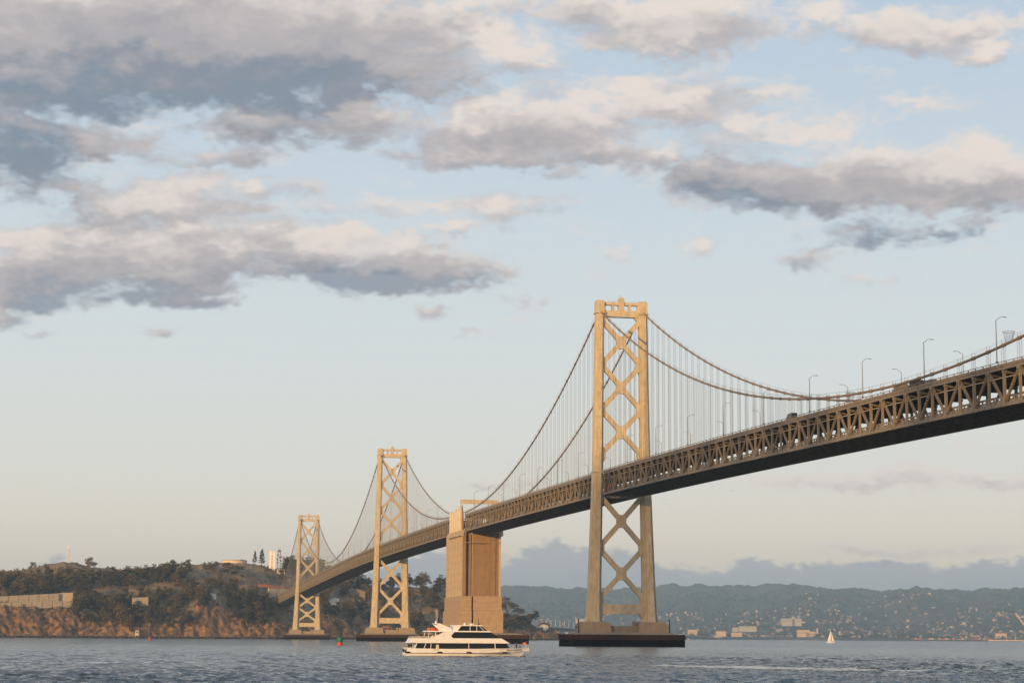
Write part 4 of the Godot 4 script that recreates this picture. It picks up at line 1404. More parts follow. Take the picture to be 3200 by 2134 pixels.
func island_buildings() -> void:
	wall_run("retaining_wall", "long pale concrete retaining wall along the island road", -300, 1880, 183, 1854, 1886, 1874, 62, M.road_wall)
	wall_run("retaining_wall", "darker end panel of the island retaining wall, half hidden by gum trees", 184, 1853, 226, 1852, 1878, 1879, 66, M.wall_tan)
	wall_run("road_parapet", "low pale road parapet running below the long retaining wall", -300, 1890, 226, 1878, 1893, 1883, 50, M.road_wall, 3.0, "parapet")
	wall_run("retaining_wall", "tan upper retaining wall seen between gum trees in the middle of the island", 382, 1853, 470, 1851, 1866, 1864, 130, M.wall_tan)
	wall_run("retaining_wall", "pale short road wall seen between gum trees, under the tan upper wall", 412, 1868, 462, 1866, 1880, 1877, 72, M.road_wall)
	wall_run("retaining_wall", "sunlit tan wall below the skyline gum trees, nearest the dry knoll", 520, 1842, 575, 1838, 1860, 1856, 125, M.wall_tan)
	# water tank on the knoll
	var c := island_at(726, 322)
	var o := c - Vector3(0, 3, 0)
	var root := thing("water_tank", o, "low wide tan water tank on the dry knoll", "water tank")
	var mb := MB.new()
	mb.tube([Vector3.ZERO, Vector3(0, 8.5, 0)], 17.0, 24)
	part(mb, "shell", M.cream, root)
	mb = MB.new()
	mb.tube([Vector3(0, 8.5, 0), Vector3(0, 8.9, 0), Vector3(0, 9.6, 0)], [17.3, 17.3, 4.0], 24)
	part(mb, "lid", M.roof_grey, root)
	# white tower with dark window column
	c = island_at(843, 265)
	root = thing("control_tower", c, "tall white concrete tower with a column of small dark windows on the hilltop", "tower")
	mb = MB.new()
	mb.frustum(Vector3(-2.2, -6, 0), 3.8, 7, Vector3(-1.9, 25.0, 0), 3.2, 6.4)
	mb.frustum(Vector3(2.6, -6, 0), 4.0, 7, Vector3(2.3, 24.0, 0), 3.4, 6.4)
	part(mb, "shaft", M.wall_white, root)
	mb = MB.new()
	mb.span(-0.7, 0.9, -4, 23.0, -2.6, 2.2)
	part(mb, "stair_core", M.wall_white, root)
	for q in 5:
		mb = MB.new()
		mb.span(-0.6, 0.8, 2.5 + q * 3.6, 4.1 + q * 3.6, 2.2, 2.35)
		part(mb, "window", M.glass, root)
	c = island_at(866, 262)
	root = thing("lattice_mast", c, "grey lattice mast hung with antennas behind the white tower", "mast")
	for s in [-1.0, 1.0]:
		for e in [-1.0, 1.0]:
			mb = MB.new()
			mb.beam(Vector3(s * 2.3, -4, e * 2.3), Vector3(s * 1.7, 30, e * 1.7), 0.4, 0.4, Vector3(0.2, 0, 1))
			part(mb, "leg", M.pole, root)
	for q in 9:
		mb = MB.new()
		var yy := q * 3.6
		mb.beam(Vector3(-2.2, yy, 2.1), Vector3(2.2, yy + 3.4, 2.1), 0.25, 0.25, Vector3.FORWARD)
		mb.beam(Vector3(2.2, yy, 2.1), Vector3(-2.2, yy + 3.4, 2.1), 0.25, 0.25, Vector3.FORWARD)
		part(mb, "brace", M.pole, root)
	for q in [[-2.6, 17.0], [0.6, 19.5], [2.4, 20.5], [-1.6, 22.5], [1.0, 28.0], [-0.6, 28.2], [2.6, 15.0], [-2.4, 12.0]]:
		mb = MB.new()
		mb.tube([Vector3(q[0], q[1], 2.4), Vector3(q[0], q[1], 3.2)], [1.1, 1.3], 8)
		part(mb, "antenna", M.pole, root)
	c = island_at(872, 250)
	root = thing("hilltop_building", c, "small square tan building with a dark flat roof beside the white tower", "building")
	mb = MB.new()
	mb.span(-5, 5, -6, 6.6, -4, 4)
	part(mb, "wall", M.cream, root)
	mb = MB.new()
	mb.span(-6, 6, 6.6, 7.6, -5, 5)
	part(mb, "roof", M.roof_grey, root)
	for q in 4:
		mb = MB.new()
		mb.span(-3.6 + (q % 2) * 5.4, -2.2 + (q % 2) * 5.4, 1.2 + (q / 2) * 3.0, 2.4 + (q / 2) * 3.0, 4.0, 4.1)
		part(mb, "window", M.glass, root)
	# thin mast and crest wall on the left hill
	c = island_at(204, 300)
	root = thing("beacon_mast", c, "thin tan mast with a white tip on the grassy crest", "mast")
	mb = MB.new()
	mb.tube([Vector3(0, -6, 0), Vector3(0, 20, 0)], [0.9, 0.6], 6)
	part(mb, "pole", M.cream, root)
	mb = MB.new()
	mb.tube([Vector3(0, 20, 0), Vector3(0, 23, 0)], [1.1, 0.8], 6)
	part(mb, "tip", M.wall_white, root)
	wall_run("crest_wall", "low tan wall along the grassy crest beside the thin mast", 140, 1764, 222, 1764, 1768, 1768, 325, M.cream)
	# construction site above the abutment
	wall_run("barrier_fence", "red construction barrier on the cut slope above the abutment", 806, 1825, 838, 1827, 1832, 1835, 128, M.roof_red, 1.0, "fence", 0.5)
	wall_run("barrier_fence", "orange construction barrier on the cut slope, next to the red one", 840, 1829, 888, 1832, 1834, 1838, 126, M.rust_red, 1.0, "fence", 0.5)
	wall_run("cut_wall", "tan cut wall below the construction barriers above the abutment", 838, 1838, 915, 1842, 1862, 1866, 112, M.wall_tan)
	house(island_at(733, 150), 7, 6, 7, 0.4, M.roof_red, M.roof_red, "small dark red shed on the cut slope among oaks", "", "shed")
	# houses glimpsed in the trees
	house(island_at(655, 95), 10, 7, 8, -0.7, M.wall_white, M.roof_grey, "small white house half hidden in gum trees on the bluff")
	house(island_at(612, 92), 9, 8, 9, 0.3, M.wall_white, M.wall_white, "small white shed among the gum trees near the bluff house", "", "shed")
	house(island_at(1105, 200), 26, 9, 18, 0.2, M.pier_concrete, M.roof_grey, "long grey-roofed house in the wood behind the middle tower")
	house(island_at(1040, 150), 12, 9, 10, 0.2, M.wall_white, M.roof_grey, "small pale house in the dark wood beside the farthest tower")
	# lighthouse point
	c = at_dist(1677, 1956, 3010)
	c.y = maxf(c.y, island_h(1677, 65))
	root = thing("lighthouse", c, "small white octagonal lighthouse with a bright lantern on the wooded point", "lighthouse")
	mb = MB.new()
	mb.tube([Vector3(0, -8, 0), Vector3(0, 5.2, 0), Vector3(0, 5.5, 0), Vector3(0, 5.9, 0)], [3.6, 2.7, 3.5, 3.5], 8)
	part(mb, "tower", M.wall_white, root)
	mb = MB.new()
	mb.tube([Vector3(0, 5.9, 0), Vector3(0, 8.0, 0)], [1.7, 1.7], 8)
	part(mb, "lantern_room", plain(0.9, 0.8, 0.6, 0.25), root)
	mb = MB.new()
	mb.tube([Vector3(0, 8.0, 0), Vector3(0, 9.2, 0)], [2.1, 0.2], 8)
	part(mb, "cap", M.roof_grey, root)
	house(at_dist(1666, 1955, 3008), 8, 5, 6, 0.2, M.wall_white, M.wall_white, "small white shed beside the lighthouse", "", "shed")
	house(at_dist(1694, 1968, 2985), 16, 8, 9, 0.35, M.wall_white, M.roof_red, "white house with a red roof below the lighthouse")
	house(at_dist(1676, 1969, 2980), 13, 6, 8, 0.35, M.wall_white, M.cream, "low white house with a cream roof below the lighthouse")
	# hut at the waterline
	var pale := plain(0.5, 0.47, 0.42, 0.8)
	var g := island_at(426, 3)
	root = thing("shore_hut", Vector3(g.x, 0.5, g.z), "narrow white hut on stilts at the island waterline", "hut")
	mb = MB.new()
	mb.span(-2.0, 2.0, 3.0, 8.6, -2, 2)
	part(mb, "wall", pale, root)
	mb = MB.new()
	mb.span(-2.8, 2.8, 8.6, 9.1, -2.4, 2.4)
	part(mb, "roof", M.roof_grey, root)
	mb = MB.new()
	mb.span(-0.8, 0.9, 5.6, 7.3, 2.0, 2.12)
	part(mb, "window", M.glass, root)
	for s in [-1.0, 1.0]:
		mb = MB.new()
		mb.span(s * 1.6 - 0.3, s * 1.6 + 0.3, -3, 3.0, -0.4, 0.4)
		part(mb, "stilt", M.cream, root)

# ---------------------------------------------------------------- far shore
var H_R := [[600, 1838], [1300, 1834], [1600, 1830], [2150, 1829], [2500, 1826], [2640, 1830], [2720, 1837], [2900, 1842], [3050, 1841], [3200, 1835], [3400, 1828], [3800, 1835]]
var H_M := [[600, 1930], [1500, 1935], [1750, 1915], [2000, 1925], [2200, 1902], [2300, 1922], [2400, 1908], [2560, 1880], [2700, 1905], [2850, 1880], [3000, 1888], [3200, 1890], [3800, 1900]]
var H_F := [[600, 1972], [1600, 1972], [2000, 1970], [2200, 1958], [2350, 1952], [2480, 1946], [2600, 1950], [2750, 1968], [2900, 1966], [3050, 1950], [3130, 1934], [3200, 1930], [3400, 1945], [3800, 1960]]
func hill_py(px: float, dist: float) -> float:
	var xs := []
	var a := []
	for q in H_R: xs.append(float(q[0])); a.append(float(q[1]))
	var r := slut(xs, a, px)
	xs = []; a = []
	for q in H_M: xs.append(float(q[0])); a.append(float(q[1]))
	var m := slut(xs, a, px)
	xs = []; a = []
	for q in H_F: xs.append(float(q[0])); a.append(float(q[1]))
	var f := slut(xs, a, px)
	var h := hor(px)
	return slut([8300.0, 8330.0, 9200.0, 10200.0, 11600.0, 14000.0], [h + 2.6, h - 0.8, h - 3.0, f, m, r], dist)
func hill_point(px: float, dist: float) -> Vector3:
	if dist > 14000.0:
		var q := at_dist(px, hill_py(px, 14000.0), 14000.0)
		var g := ground_at(px, dist)
		g.y = maxf(q.y * (1.0 - (dist - 14000.0) / 3000.0), -5.0)
		return g
	var p := at_dist(px, hill_py(px, dist), dist)
	if dist < 8301.0: p.y = -4.0
	var k := smoothstep(9000.0, 10500.0, dist)
	p.y += (nz_t.get_noise_2d(p.x * 0.12, p.z * 0.12) * 40.0 + nz_t.get_noise_2d(p.x * 0.5, p.z * 0.5) * 22.0 + nz_t.get_noise_2d(p.x * 2.5, p.z * 2.5) * 8.0) * k
	return p
func hills() -> void:
	var ds := [8300.0, 8330.0, 8500.0, 8800.0, 9200.0]
	var d := 9400.0
	while d <= 14000.0:
		ds.append(d)
		d += 140.0
	ds += [14200.0, 14600.0, 15400.0, 17000.0]
	var cols := 430
	var P := []
	var tint := PackedColorArray()
	for dist in ds:
		for j in cols:
			var p := hill_point(lerpf(600.0, 3800.0, j / (cols - 1.0)), dist)
			P.append(p)
			# woods, dry grass and built-up ground in patches
			var q := nz_t.get_noise_2d(p.x * 0.22 + 70.0, p.z * 0.22) + 0.5 * nz_t.get_noise_2d(p.x * 1.5, p.z * 1.5)
			tint.append(Color(0.03, 0.04, 0.036).lerp(Color(0.11, 0.098, 0.078), smoothstep(-0.05, 0.45, q)))
	var tex := noise_tex(0.014, 51, 0.55, 1.3, 6, Color(0.8, 0.9, 0.85), Color(1.1, 1.0, 0.85), 1024)
	var m := grained(1.0, 1.0, 1.0, tex, Vector3(0.0022, 0.0022, 0.0022), 0.95)
	m.vertex_color_use_as_albedo = true
	var o := inst(grid_mesh(P, ds.size(), cols, m, tint), "hills", self)
	o.set_meta("kind", "structure")
	# houses on the far slopes
	var walls := [plain(0.34, 0.31, 0.28, 0.8), plain(0.2, 0.17, 0.14, 0.8), plain(0.26, 0.2, 0.17, 0.8), plain(0.45, 0.42, 0.38, 0.8), plain(0.14, 0.13, 0.12, 0.8)]
	var roofs := [M.roof_grey, M.roof_red, M.wall_tan]
	var groups := [[2240, 2480, 9300, 11000, 50, "hillside house among trees near the long white shoreline building"], [2490, 2640, 10000, 12300, 62, "hillside house on the spur above the sailboat"], [2600, 2840, 9400, 10800, 46, "house on the low slopes inland of the sailboat"], [2700, 3010, 11200, 12600, 44, "house high on the far ridge slopes above the container port"], [2900, 3240, 9500, 10500, 72, "house packed on the knoll behind the port crane"], [1760, 2200, 9300, 10300, 28, "far house on the flats seen past the tall golden tower"]]
	for gq in groups:
		for i in gq[4]:
			var px := rng.randf_range(gq[0], gq[1])
			var dist := rng.randf_range(gq[2], gq[3])
			var p := hill_point(px, dist)
			var k: float = rng.randf_range(0.45, 0.95)
			house(p, 16 * k, 9.5 * k, 12 * k, rng.randf_range(-0.5, 0.9), walls[rng.randi() % 5], roofs[rng.randi() % 3], gq[5], "houses on the far hills")
	far_mass("distant_houses", "hazy mass of small distant houses over the far slopes", house_mass(), 1700, [plain(0.36, 0.33, 0.29, 0.8), plain(0.24, 0.19, 0.16, 0.8), plain(0.16, 0.15, 0.14, 0.8)], 0.0)
	far_mass("distant_trees", "hazy mass of dark distant trees between the far houses", tree_mass(), 3000, [plain(0.025, 0.034, 0.026, 0.9)], 0.5)
	# large pale buildings
	block("white_mission_building", "long bright white building with a small tower on the far hillside", 2443, 2505, 1933, 1947, 9900, M.far_white, [[2476, 2484, 1927, 1934]])
	block("shoreline_building", "long low white building above the far shore", 2310, 2364, 1957, 1964, 9100, M.far_white, [[2290, 2308, 1961, 1965]])
	block("warehouse", "tan square warehouse on the far shore beside the sailboat", 2492, 2530, 1969, 1986, 8700, M.wall_tan, [[2520, 2548, 1974, 1988]])
	block("warehouse", "grey-tan flat warehouse on the far shore next to the viaduct end", 2150, 2179, 1968, 1984, 8900, M.wall_tan, [])
	block("warehouse", "pale warehouse with two wings on the far shore, behind small trees", 2286, 2320, 1977, 1990, 8600, M.wall_tan, [[2240, 2270, 1973, 1976]])
	block("warehouse", "tan shed by the water at the end of the viaduct", 2232, 2256, 1986, 1996, 8420, M.far_white, [])
	block("warehouse", "pink-tan block at the port, behind the red containers", 2990, 3060, 1985, 1993, 9000, M.wall_pink, [[3110, 3140, 1977, 1998]])
	block("bright_depot", "bright pale depot roofs on the far shore beside the tall golden tower", 1830, 1862, 1930, 1940, 8900, M.far_white, [[1800, 1835, 1934, 1938]])
	block("tower_block", "single thin far tower block near the long white building", 2553, 2557, 1963, 1970, 9000, M.wall_pink, [])
	# containers at the port
	for i in 34:
		var px := 2856.0 + i * 7.4
		var lev := rng.randi_range(1, 2)
		var p := ground_at(px, 8360.0)
		var mb := MB.new()
		mb.span(-5, 5, 0, 3.0 * lev + 1.0, -2, 2)
		var q := solo(mb, "freight_container", [M.red, M.roof_red, M.cream, M.wall_tan, M.orange, M.green][rng.randi() % 6], p + Vector3(0, 4.0, 0))
		tag(q, "freight container in the row at the far port", "container", "containers at the far port")
	# pier with piles and lamp masts, and the crane at the edge of view
	var a := ground_at(3090, 7900)
	var b := ground_at(3300, 7900)
	var root := thing("port_pier", (a + b) / 2, "pale concrete pier on short piles at the far port", "pier")
	var mb := MB.new()
	mb.beam(a + Vector3(0, 4.2, 0), b + Vector3(0, 4.2, 0), 14.0, 2.6)
	part(mb, "pier_deck", M.cream, root, root.position)
	for i in 22:
		mb = MB.new()
		var p := a.lerp(b, (i + 0.5) / 22.0)
		mb.span(p.x - 1.6, p.x + 1.6, -2, 3.0, p.z - 1.6, p.z + 1.6)
		part(mb, "pile", M.cream, root, root.position)
	for px in [3148.0, 3175.0]:
		var p := ground_at(px, 7910)
		root = thing("light_mast", p + Vector3(0, 5.4, 0), "tall floodlight mast on the far port pier", "light mast", "masts on the port pier")
		mb = MB.new()
		mb.tube([Vector3.ZERO, Vector3(0, 26, 0)], [0.9, 0.7], 6)
		part(mb, "pole", M.cream, root)
		mb = MB.new()
		mb.box(Vector3(0, 26.5, 0), Vector3(3, 1, 1))
		part(mb, "floodlights", M.pole, root)
	var c := ground_at(3222, 7920)
	root = thing("port_crane", c + Vector3(0, 5.4, 0), "tall cream port crane with a raised boom at the pier", "crane")
	for s in [-1.0, 1.0]:
		for e in [-1.0, 1.0]:
			mb = MB.new()
			mb.span(s * 14 - 1.4, s * 14 + 1.4, 0, 42, e * 8 - 1.4, e * 8 + 1.4)
			part(mb, "leg", M.cream, root)
	mb = MB.new()
	mb.span(-18, 20, 40, 45, -9, 9)
	part(mb, "girder", M.cream, root)
	mb = MB.new()
	mb.beam(Vector3(-14, 44, 0), Vector3(-56, 98, 0), 6.0, 4.0)
	part(mb, "boom", M.cream, root)
	mb = MB.new()
	mb.beam(Vector3(-4, 44, 0), Vector3(-4, 84, 0), 3.0, 3.0, Vector3.FORWARD)
	mb.beam(Vector3(-4, 84, 0), Vector3(-44, 84, 0), 1.0, 1.0)
	part(mb, "apex_mast", M.cream, root)
	viaduct()

func house_mass() -> MB:
	var mb := MB.new()
	mb.span(-0.5, 0.5, -0.5, 0.6, -0.4, 0.4)
	mb.hexa([Vector3(-0.55, 0.6, -0.45), Vector3(0.55, 0.6, -0.45), Vector3(0.55, 0.6, 0.45), Vector3(-0.55, 0.6, 0.45), Vector3(-0.5, 0.95, -0.02), Vector3(0.5, 0.95, -0.02), Vector3(0.5, 0.95, 0.02), Vector3(-0.5, 0.95, 0.02)])
	return mb
func tree_mass() -> MB:
	var mb := MB.new()
	var r := RandomNumberGenerator.new()
	r.seed = 9
	leaf_blob(mb, Vector3(0, 0.5, 0), Vector3(0.6, 0.6, 0.6), 26, 0.3, r)
	return mb
func far_mass(called: String, label: String, shape: MB, count: int, mats: Array, spread: float) -> void:
	var r := RandomNumberGenerator.new()
	r.seed = 300 + count
	var sets := []
	for m in mats: sets.append([])
	var tries := 0
	var made := 0
	while made < count and tries < count * 12:
		tries += 1
		var px := r.randf_range(1560.0, 3320.0)
		var dist := 8700.0 + pow(r.randf(), 2.2 - spread) * (2900.0 + spread * 3500.0)
		var p := hill_point(px, dist)
		# built-up patches; trees take the rest
		var town := nz_t.get_noise_2d(p.x * 0.3 + 900.0, p.z * 0.22) + 0.12 - (dist - 9000.0) / 14000.0
		if spread == 0.0 and town < 0.0: continue
		var s := r.randf_range(7.0, 13.0) if spread == 0.0 else r.randf_range(9.0, 20.0)
		sets[r.randi() % mats.size()].append(Transform3D(Basis(Vector3.UP, r.randf_range(-0.6, 1.0)).scaled(Vector3(s, s * 0.75, s)), p))
		made += 1
	for i in mats.size():
		var mm := MultiMesh.new()
		mm.transform_format = MultiMesh.TRANSFORM_3D
		var c := MB.new()
		c.v = shape.v.duplicate()
		c.n = shape.n.duplicate()
		mm.mesh = c.mesh(mats[i])
		mm.instance_count = sets[i].size()
		for k in sets[i].size(): mm.set_instance_transform(k, sets[i][k])
		var mi := MultiMeshInstance3D.new()
		mi.multimesh = mm
		mi.name = numbered(called)
		add_child(mi)
		tag(mi, label + ["", ", browner ones", ", darker ones"][i], "houses" if spread == 0.0 else "trees", "", "stuff")

func block(called: String, label: String, px0: float, px1: float, y0: float, y1: float, dist: float, mat: Material, wings: Array) -> void:
	var c := at_dist((px0 + px1) / 2, y1, dist)
	var root := thing(called, Vector3(c.x, c.y, c.z), label, "building")
	root.rotation.y = YAW
	var mpp := dist / FOC
	for q in [[px0, px1, y0, y1]] + wings:
		var x: float = ((q[0] + q[1]) / 2 - (px0 + px1) / 2) * mpp
		var w: float = (q[1] - q[0]) * mpp
		var yb: float = (y1 - q[3]) * mpp
		var h: float = (q[3] - q[2]) * mpp
		var mb := MB.new()
		mb.span(x - w / 2, x + w / 2, -14, yb + h * 0.86, -8, 8)
		part(mb, "wall", mat, root)
		mb = MB.new()
		mb.span(x - w / 2 - 0.8, x + w / 2 + 0.8, yb + h * 0.86, yb + h, -8.8, 8.8)
		part(mb, "roof", M.roof_red if mat == M.wall_pink else mat, root)
		for i in int(w / 9.0):
			mb = MB.new()
			var wx := x - w / 2 + (i + 0.7) * 9.0
			if wx > x + w / 2 - 3: continue
			mb.span(wx - 1.4, wx + 1.4, yb + h * 0.3, yb + h * 0.6, 8.0, 8.2)
			part(mb, "window", M.roof_grey, root)

func viaduct() -> void:
	var o := ground_at(1980, 5600)
	var root := thing("road_viaduct", o, "long low pale road viaduct descending to the far shore behind the tall golden tower", "viaduct")
	var pts := []
	for i in 21:
		var u := i / 20.0
		var px := lerpf(1655.0, 2240.0, u)
		var dist := lerpf(3900.0, 8250.0, pow(u, 0.8))
		pts.append(at_dist(px, lut([1655.0, 1725.0, 2150.0, 2240.0], [1957.0, 1960.0, 1986.0, 1994.0], px), dist))
	for i in 20:
		var mb := MB.new()
		mb.beam(pts[i], pts[i + 1], 22.0, 2.4)
		part(mb, "viaduct_deck", M.pale_concrete, root, o)
		mb = MB.new()
		mb.beam(pts[i] - Vector3(0, 4.2, 0), pts[i + 1] - Vector3(0, 4.2, 0), 15.0, 6.0)
		part(mb, "box_girder", M.under, root, o)
		mb = MB.new()
		var p: Vector3 = pts[i]
		mb.span(p.x - 3, p.x + 3, -3, p.y - 7.0, p.z - 3, p.z + 3)
		part(mb, "column", M.pale_concrete, root, o)
	for i in 11:
		var px := 1694.0 + i * 14.0
		var u := (px - 1655.0) / 585.0
		var p := at_dist(px, lut([1655.0, 1725.0, 2150.0, 2240.0], [1957.0, 1960.0, 1986.0, 1994.0], px), lerpf(3900.0, 8250.0, pow(u, 0.8)))
		var mb := MB.new()
		mb.tube([Vector3.ZERO, Vector3(0, 16.0, 0)], [0.7, 0.5], 5)
		mb.box(Vector3(0, 16, 0), Vector3(2.6, 0.6, 0.8))
		var l := solo(mb, "viaduct_lamp", M.pale_concrete, p)
		tag(l, "pale lamp mast on the far road viaduct", "lamp mast", "lamp masts on the viaduct")

# ---------------------------------------------------------------- boats, people, birds
var person_mesh := {}
func person(at: Vector3, turn: float, cloth: int, label: String, seated := false) -> void:
	var key := "%d_%s" % [cloth, seated]
	if not person_mesh.has(key):
		var body := MB.new()
		var drop := 0.42 if seated else 0.0
		# trunk, neck and head in one loft
		var rings := []
		for q in [[0.86, 0.17, 0.12], [0.98, 0.16, 0.11], [1.15, 0.17, 0.115], [1.34, 0.215, 0.12], [1.42, 0.17, 0.1], [1.47, 0.065, 0.065], [1.52, 0.06, 0.065]]:
			var ring := []
			for k in 10:
				ring.append(Vector3(cos(TAU * k / 10) * q[1], q[0] - drop, sin(TAU * k / 10) * q[2]))
			rings.append(ring)
		body.loft(rings)
		for s in [-1.0, 1.0]:
			var hip := Vector3(s * 0.09, 0.9 - drop, 0)
			if seated:
				body.tube([hip, Vector3(s * 0.11, 0.5, -0.42), Vector3(s * 0.11, 0.08, -0.42), Vector3(s * 0.11, 0.03, -0.55)], [0.095, 0.075, 0.05, 0.045], 6)
			else:
				body.tube([hip, Vector3(s * 0.1, 0.48, -0.02), Vector3(s * 0.1, 0.07, 0), Vector3(s * 0.1, 0.03, -0.15)], [0.095, 0.07, 0.05, 0.045], 6)
			body.tube([Vector3(s * 0.2, 1.38 - drop, 0), Vector3(s * 0.26, 1.12 - drop, 0.02), Vector3(s * 0.2, 0.92 - drop, -0.16), Vector3(s * 0.17, 0.9 - drop, -0.24)], [0.06, 0.048, 0.038, 0.03], 6)
		var head := MB.new()
		var hr := []
		for q in [[1.5, 0.05], [1.53, 0.078], [1.6, 0.092], [1.68, 0.085], [1.73, 0.045]]:
			var ring := []
			for k in 10: ring.append(Vector3(cos(TAU * k / 10) * q[1] * 0.85, q[0] - drop, sin(TAU * k / 10) * q[1]))
			hr.append(ring)
		head.loft(hr)
		head.box(Vector3(0, 1.6 - drop, -0.1), Vector3(0.025, 0.04, 0.03))
		var hair := MB.new()
		var hh := []
		for q in [[1.6, 0.098], [1.69, 0.092], [1.745, 0.05]]:
			var ring := []
			for k in 10: ring.append(Vector3(cos(TAU * k / 10) * q[1] * 0.88, q[0] - drop, sin(TAU * k / 10) * q[1] + 0.018))
			hh.append(ring)
		hair.loft(hh)
		person_mesh[key] = [body.mesh(M.cloths[cloth]), head.mesh(plain(0.38, 0.22, 0.15, 0.6)), hair.mesh(plain(0.02, 0.014, 0.01, 0.8))]
	var o := thing("person", at, label, "person", "people aboard the ferry")
	o.rotation.y = turn
	inst(person_mesh[key][0], "clothed_body", o)
	inst(person_mesh[key][1], "head", o)
	inst(person_mesh[key][2], "hair", o)

func both(mb: MB, poly: Array, z: float, t: float) -> void:      # a thin plate on each side of the boat
	var p := []
	for q in poly: p.append(Vector2(q[0], q[1]))
	mb.plate(p, z, z + t)
	mb.plate(p, -z - t, -z)
func solid(mb: MB, poly: Array, z: float) -> void:
	var p := []
	for q in poly: p.append(Vector2(q[0], q[1]))
	mb.plate(p, -z, z)

func ferry() -> void:
	# x from stern to bow, y from the waterline, z to starboard (towards the camera)
	var o := Vector3(-171.9, 0.0, 511.0)
	var root := thing("ferry", o, "white three-deck excursion ferry with long dark window bands, passing the anchorage", "ferry")
	var mb := MB.new()
	var rings := []
	for q in [[0.0, 0.05, 2.9, 1.66], [2.0, 0.0, 3.05, 1.6], [8.0, 0.0, 3.15, 1.53], [14.0, 0.0, 3.1, 1.58], [18.0, 0.0, 2.7, 1.66], [21.0, 0.0, 1.75, 1.74], [22.9, 0.0, 0.75, 1.79], [24.35, 0.0, 0.05, 1.84]]:
		var x: float = q[0]
		var w: float = q[2]
		var flare: float = clampf((x - 13.0) / 9.0, 0.0, 1.0)
		var rake := clampf((x - 20.0) / 4.35, 0.0, 1.0)
		var wl: float = lerpf(w * 0.96, w * 0.45, flare)
		var xb := x - rake * 1.75
		rings.append([Vector3(xb, -0.9, 0), Vector3(xb, -0.5, wl * 0.7), Vector3(xb + rake * 0.2, 0.3, wl), Vector3(xb + rake * 0.9, 1.0, lerpf(wl, w, 0.55)), Vector3(x, q[3], w), Vector3(x, q[3] - 0.06, w - 0.12 if w > 0.3 else 0.0), Vector3(x, q[3] - 0.7, maxf(w - 0.16, 0.0)), Vector3(x, q[3] - 0.7, -maxf(w - 0.16, 0.0)), Vector3(x, q[3] - 0.06, -(w - 0.12 if w > 0.3 else 0.0)), Vector3(x, q[3], -w), Vector3(xb + rake * 0.9, 1.0, -lerpf(wl, w, 0.55)), Vector3(xb + rake * 0.2, 0.3, -wl), Vector3(xb, -0.5, -wl * 0.7)])
	for i in range(rings.size() - 1):
		var m: int = rings[i].size()
		for j in m:
			var k := (j + 1) % m
			var mid := Vector3((rings[i][j].x + rings[i + 1][j].x) / 2, 0.9 if j < 4 or j > 8 else -3.0, 0)
			if j == 5 or j == 7: mid = Vector3(mid.x, 1.2, rings[i][j].z * 1.5)
			mb.quad_out(rings[i][j], rings[i][k], rings[i + 1][k], rings[i + 1][j], mid)
	mb.fan(rings[0], Vector3(5, 0.5, 0))
	part(mb, "hull", M.hull, root)
	mb = MB.new()
	for s in [-1.0, 1.0]:
		var line := []
		for q in [[0.4, 2.97], [8.0, 3.2], [14.0, 3.12], [18.7, 2.3]]: line.append(Vector3(q[0], 0.71, s * (q[1] + 0.07)))
		for i in 3: mb.beam(line[i], line[i + 1], 0.12, 0.1)
	part(mb, "rub_rail", M.black, root)
	for x in [0.15, 6.3, 11.95, 19.1]:
		mb = MB.new()
		var w := lut([0.0, 8.0, 14.0, 18.0, 19.2, 21.0], [2.95, 3.2, 3.12, 2.42, 2.2, 1.5], x)
		mb.tube([Vector3(x - 0.42, 0.85, w), Vector3(x - 0.3, 0.85, w + 0.12), Vector3(x + 0.3, 0.85, w + 0.12), Vector3(x + 0.42, 0.85, w)], [0.1, 0.19, 0.19, 0.1], 6)
		part(mb, "fender", M.black, root)
	# name band on the bow: two illegible words and a small red emblem
	var name_band := MB.new()
	var x := 19.95
	var r := RandomNumberGenerator.new()
	r.seed = 3
	while x < 22.7:
		if absf(x - 21.0) > 0.09:
			var w0 := lut([18.0, 21.0, 22.9, 24.3], [2.62, 1.68, 0.72, 0.1], x) - 0.02
			name_band.box(Vector3(x, 1.34 + (x - 20.0) * 0.03, w0), Vector3(0.07, r.randf_range(0.1, 0.15), 0.12))
			name_band.box(Vector3(x + 0.03, 1.34 + (x - 20.0) * 0.03 + r.randf_range(-0.05, 0.05), w0 - 0.01), Vector3(0.06, 0.035, 0.12))
		x += 0.105
	part(name_band, "name_lettering", M.black, root)
	mb = MB.new()
	mb.plate([Vector2(19.45, 1.25), Vector2(19.7, 1.25), Vector2(19.65, 1.5), Vector2(19.55, 1.42), Vector2(19.45, 1.5)], 2.1, 2.28)
	part(mb, "emblem", M.red, root)
	# main deck cabin of dark glass with pale frames
	mb = MB.new()
	mb.loft([[Vector3(1.5, 0.85, -2.62), Vector3(1.5, 0.85, 2.62), Vector3(2.05, 2.6, 2.62), Vector3(2.05, 2.6, -2.62)], [Vector3(16.6, 0.9, -2.62), Vector3(16.6, 0.9, 2.62), Vector3(16.6, 2.6, 2.62), Vector3(16.6, 2.6, -2.62)], [Vector3(20.85, 0.95, -1.2), Vector3(20.85, 0.95, 1.2), Vector3(19.5, 2.6, 1.7), Vector3(19.5, 2.6, -1.7)]])
	part(mb, "main_cabin_glass", M.glass, root)
	for q in [[1.42, 1.99, 0.09], [3.3, 3.75, 0.06], [4.62, 4.7, 0.05], [12.0, 12.0, 0.05], [17.15, 17.1, 0.07]]:
		mb = MB.new()
		both(mb, [[q[0] - q[2], 1.45], [q[0] + q[2], 1.45], [q[1] + q[2], 2.62], [q[1] - q[2], 2.62]], 2.63, 0.06)
		part(mb, "frame", M.white, root)
	mb = MB.new()
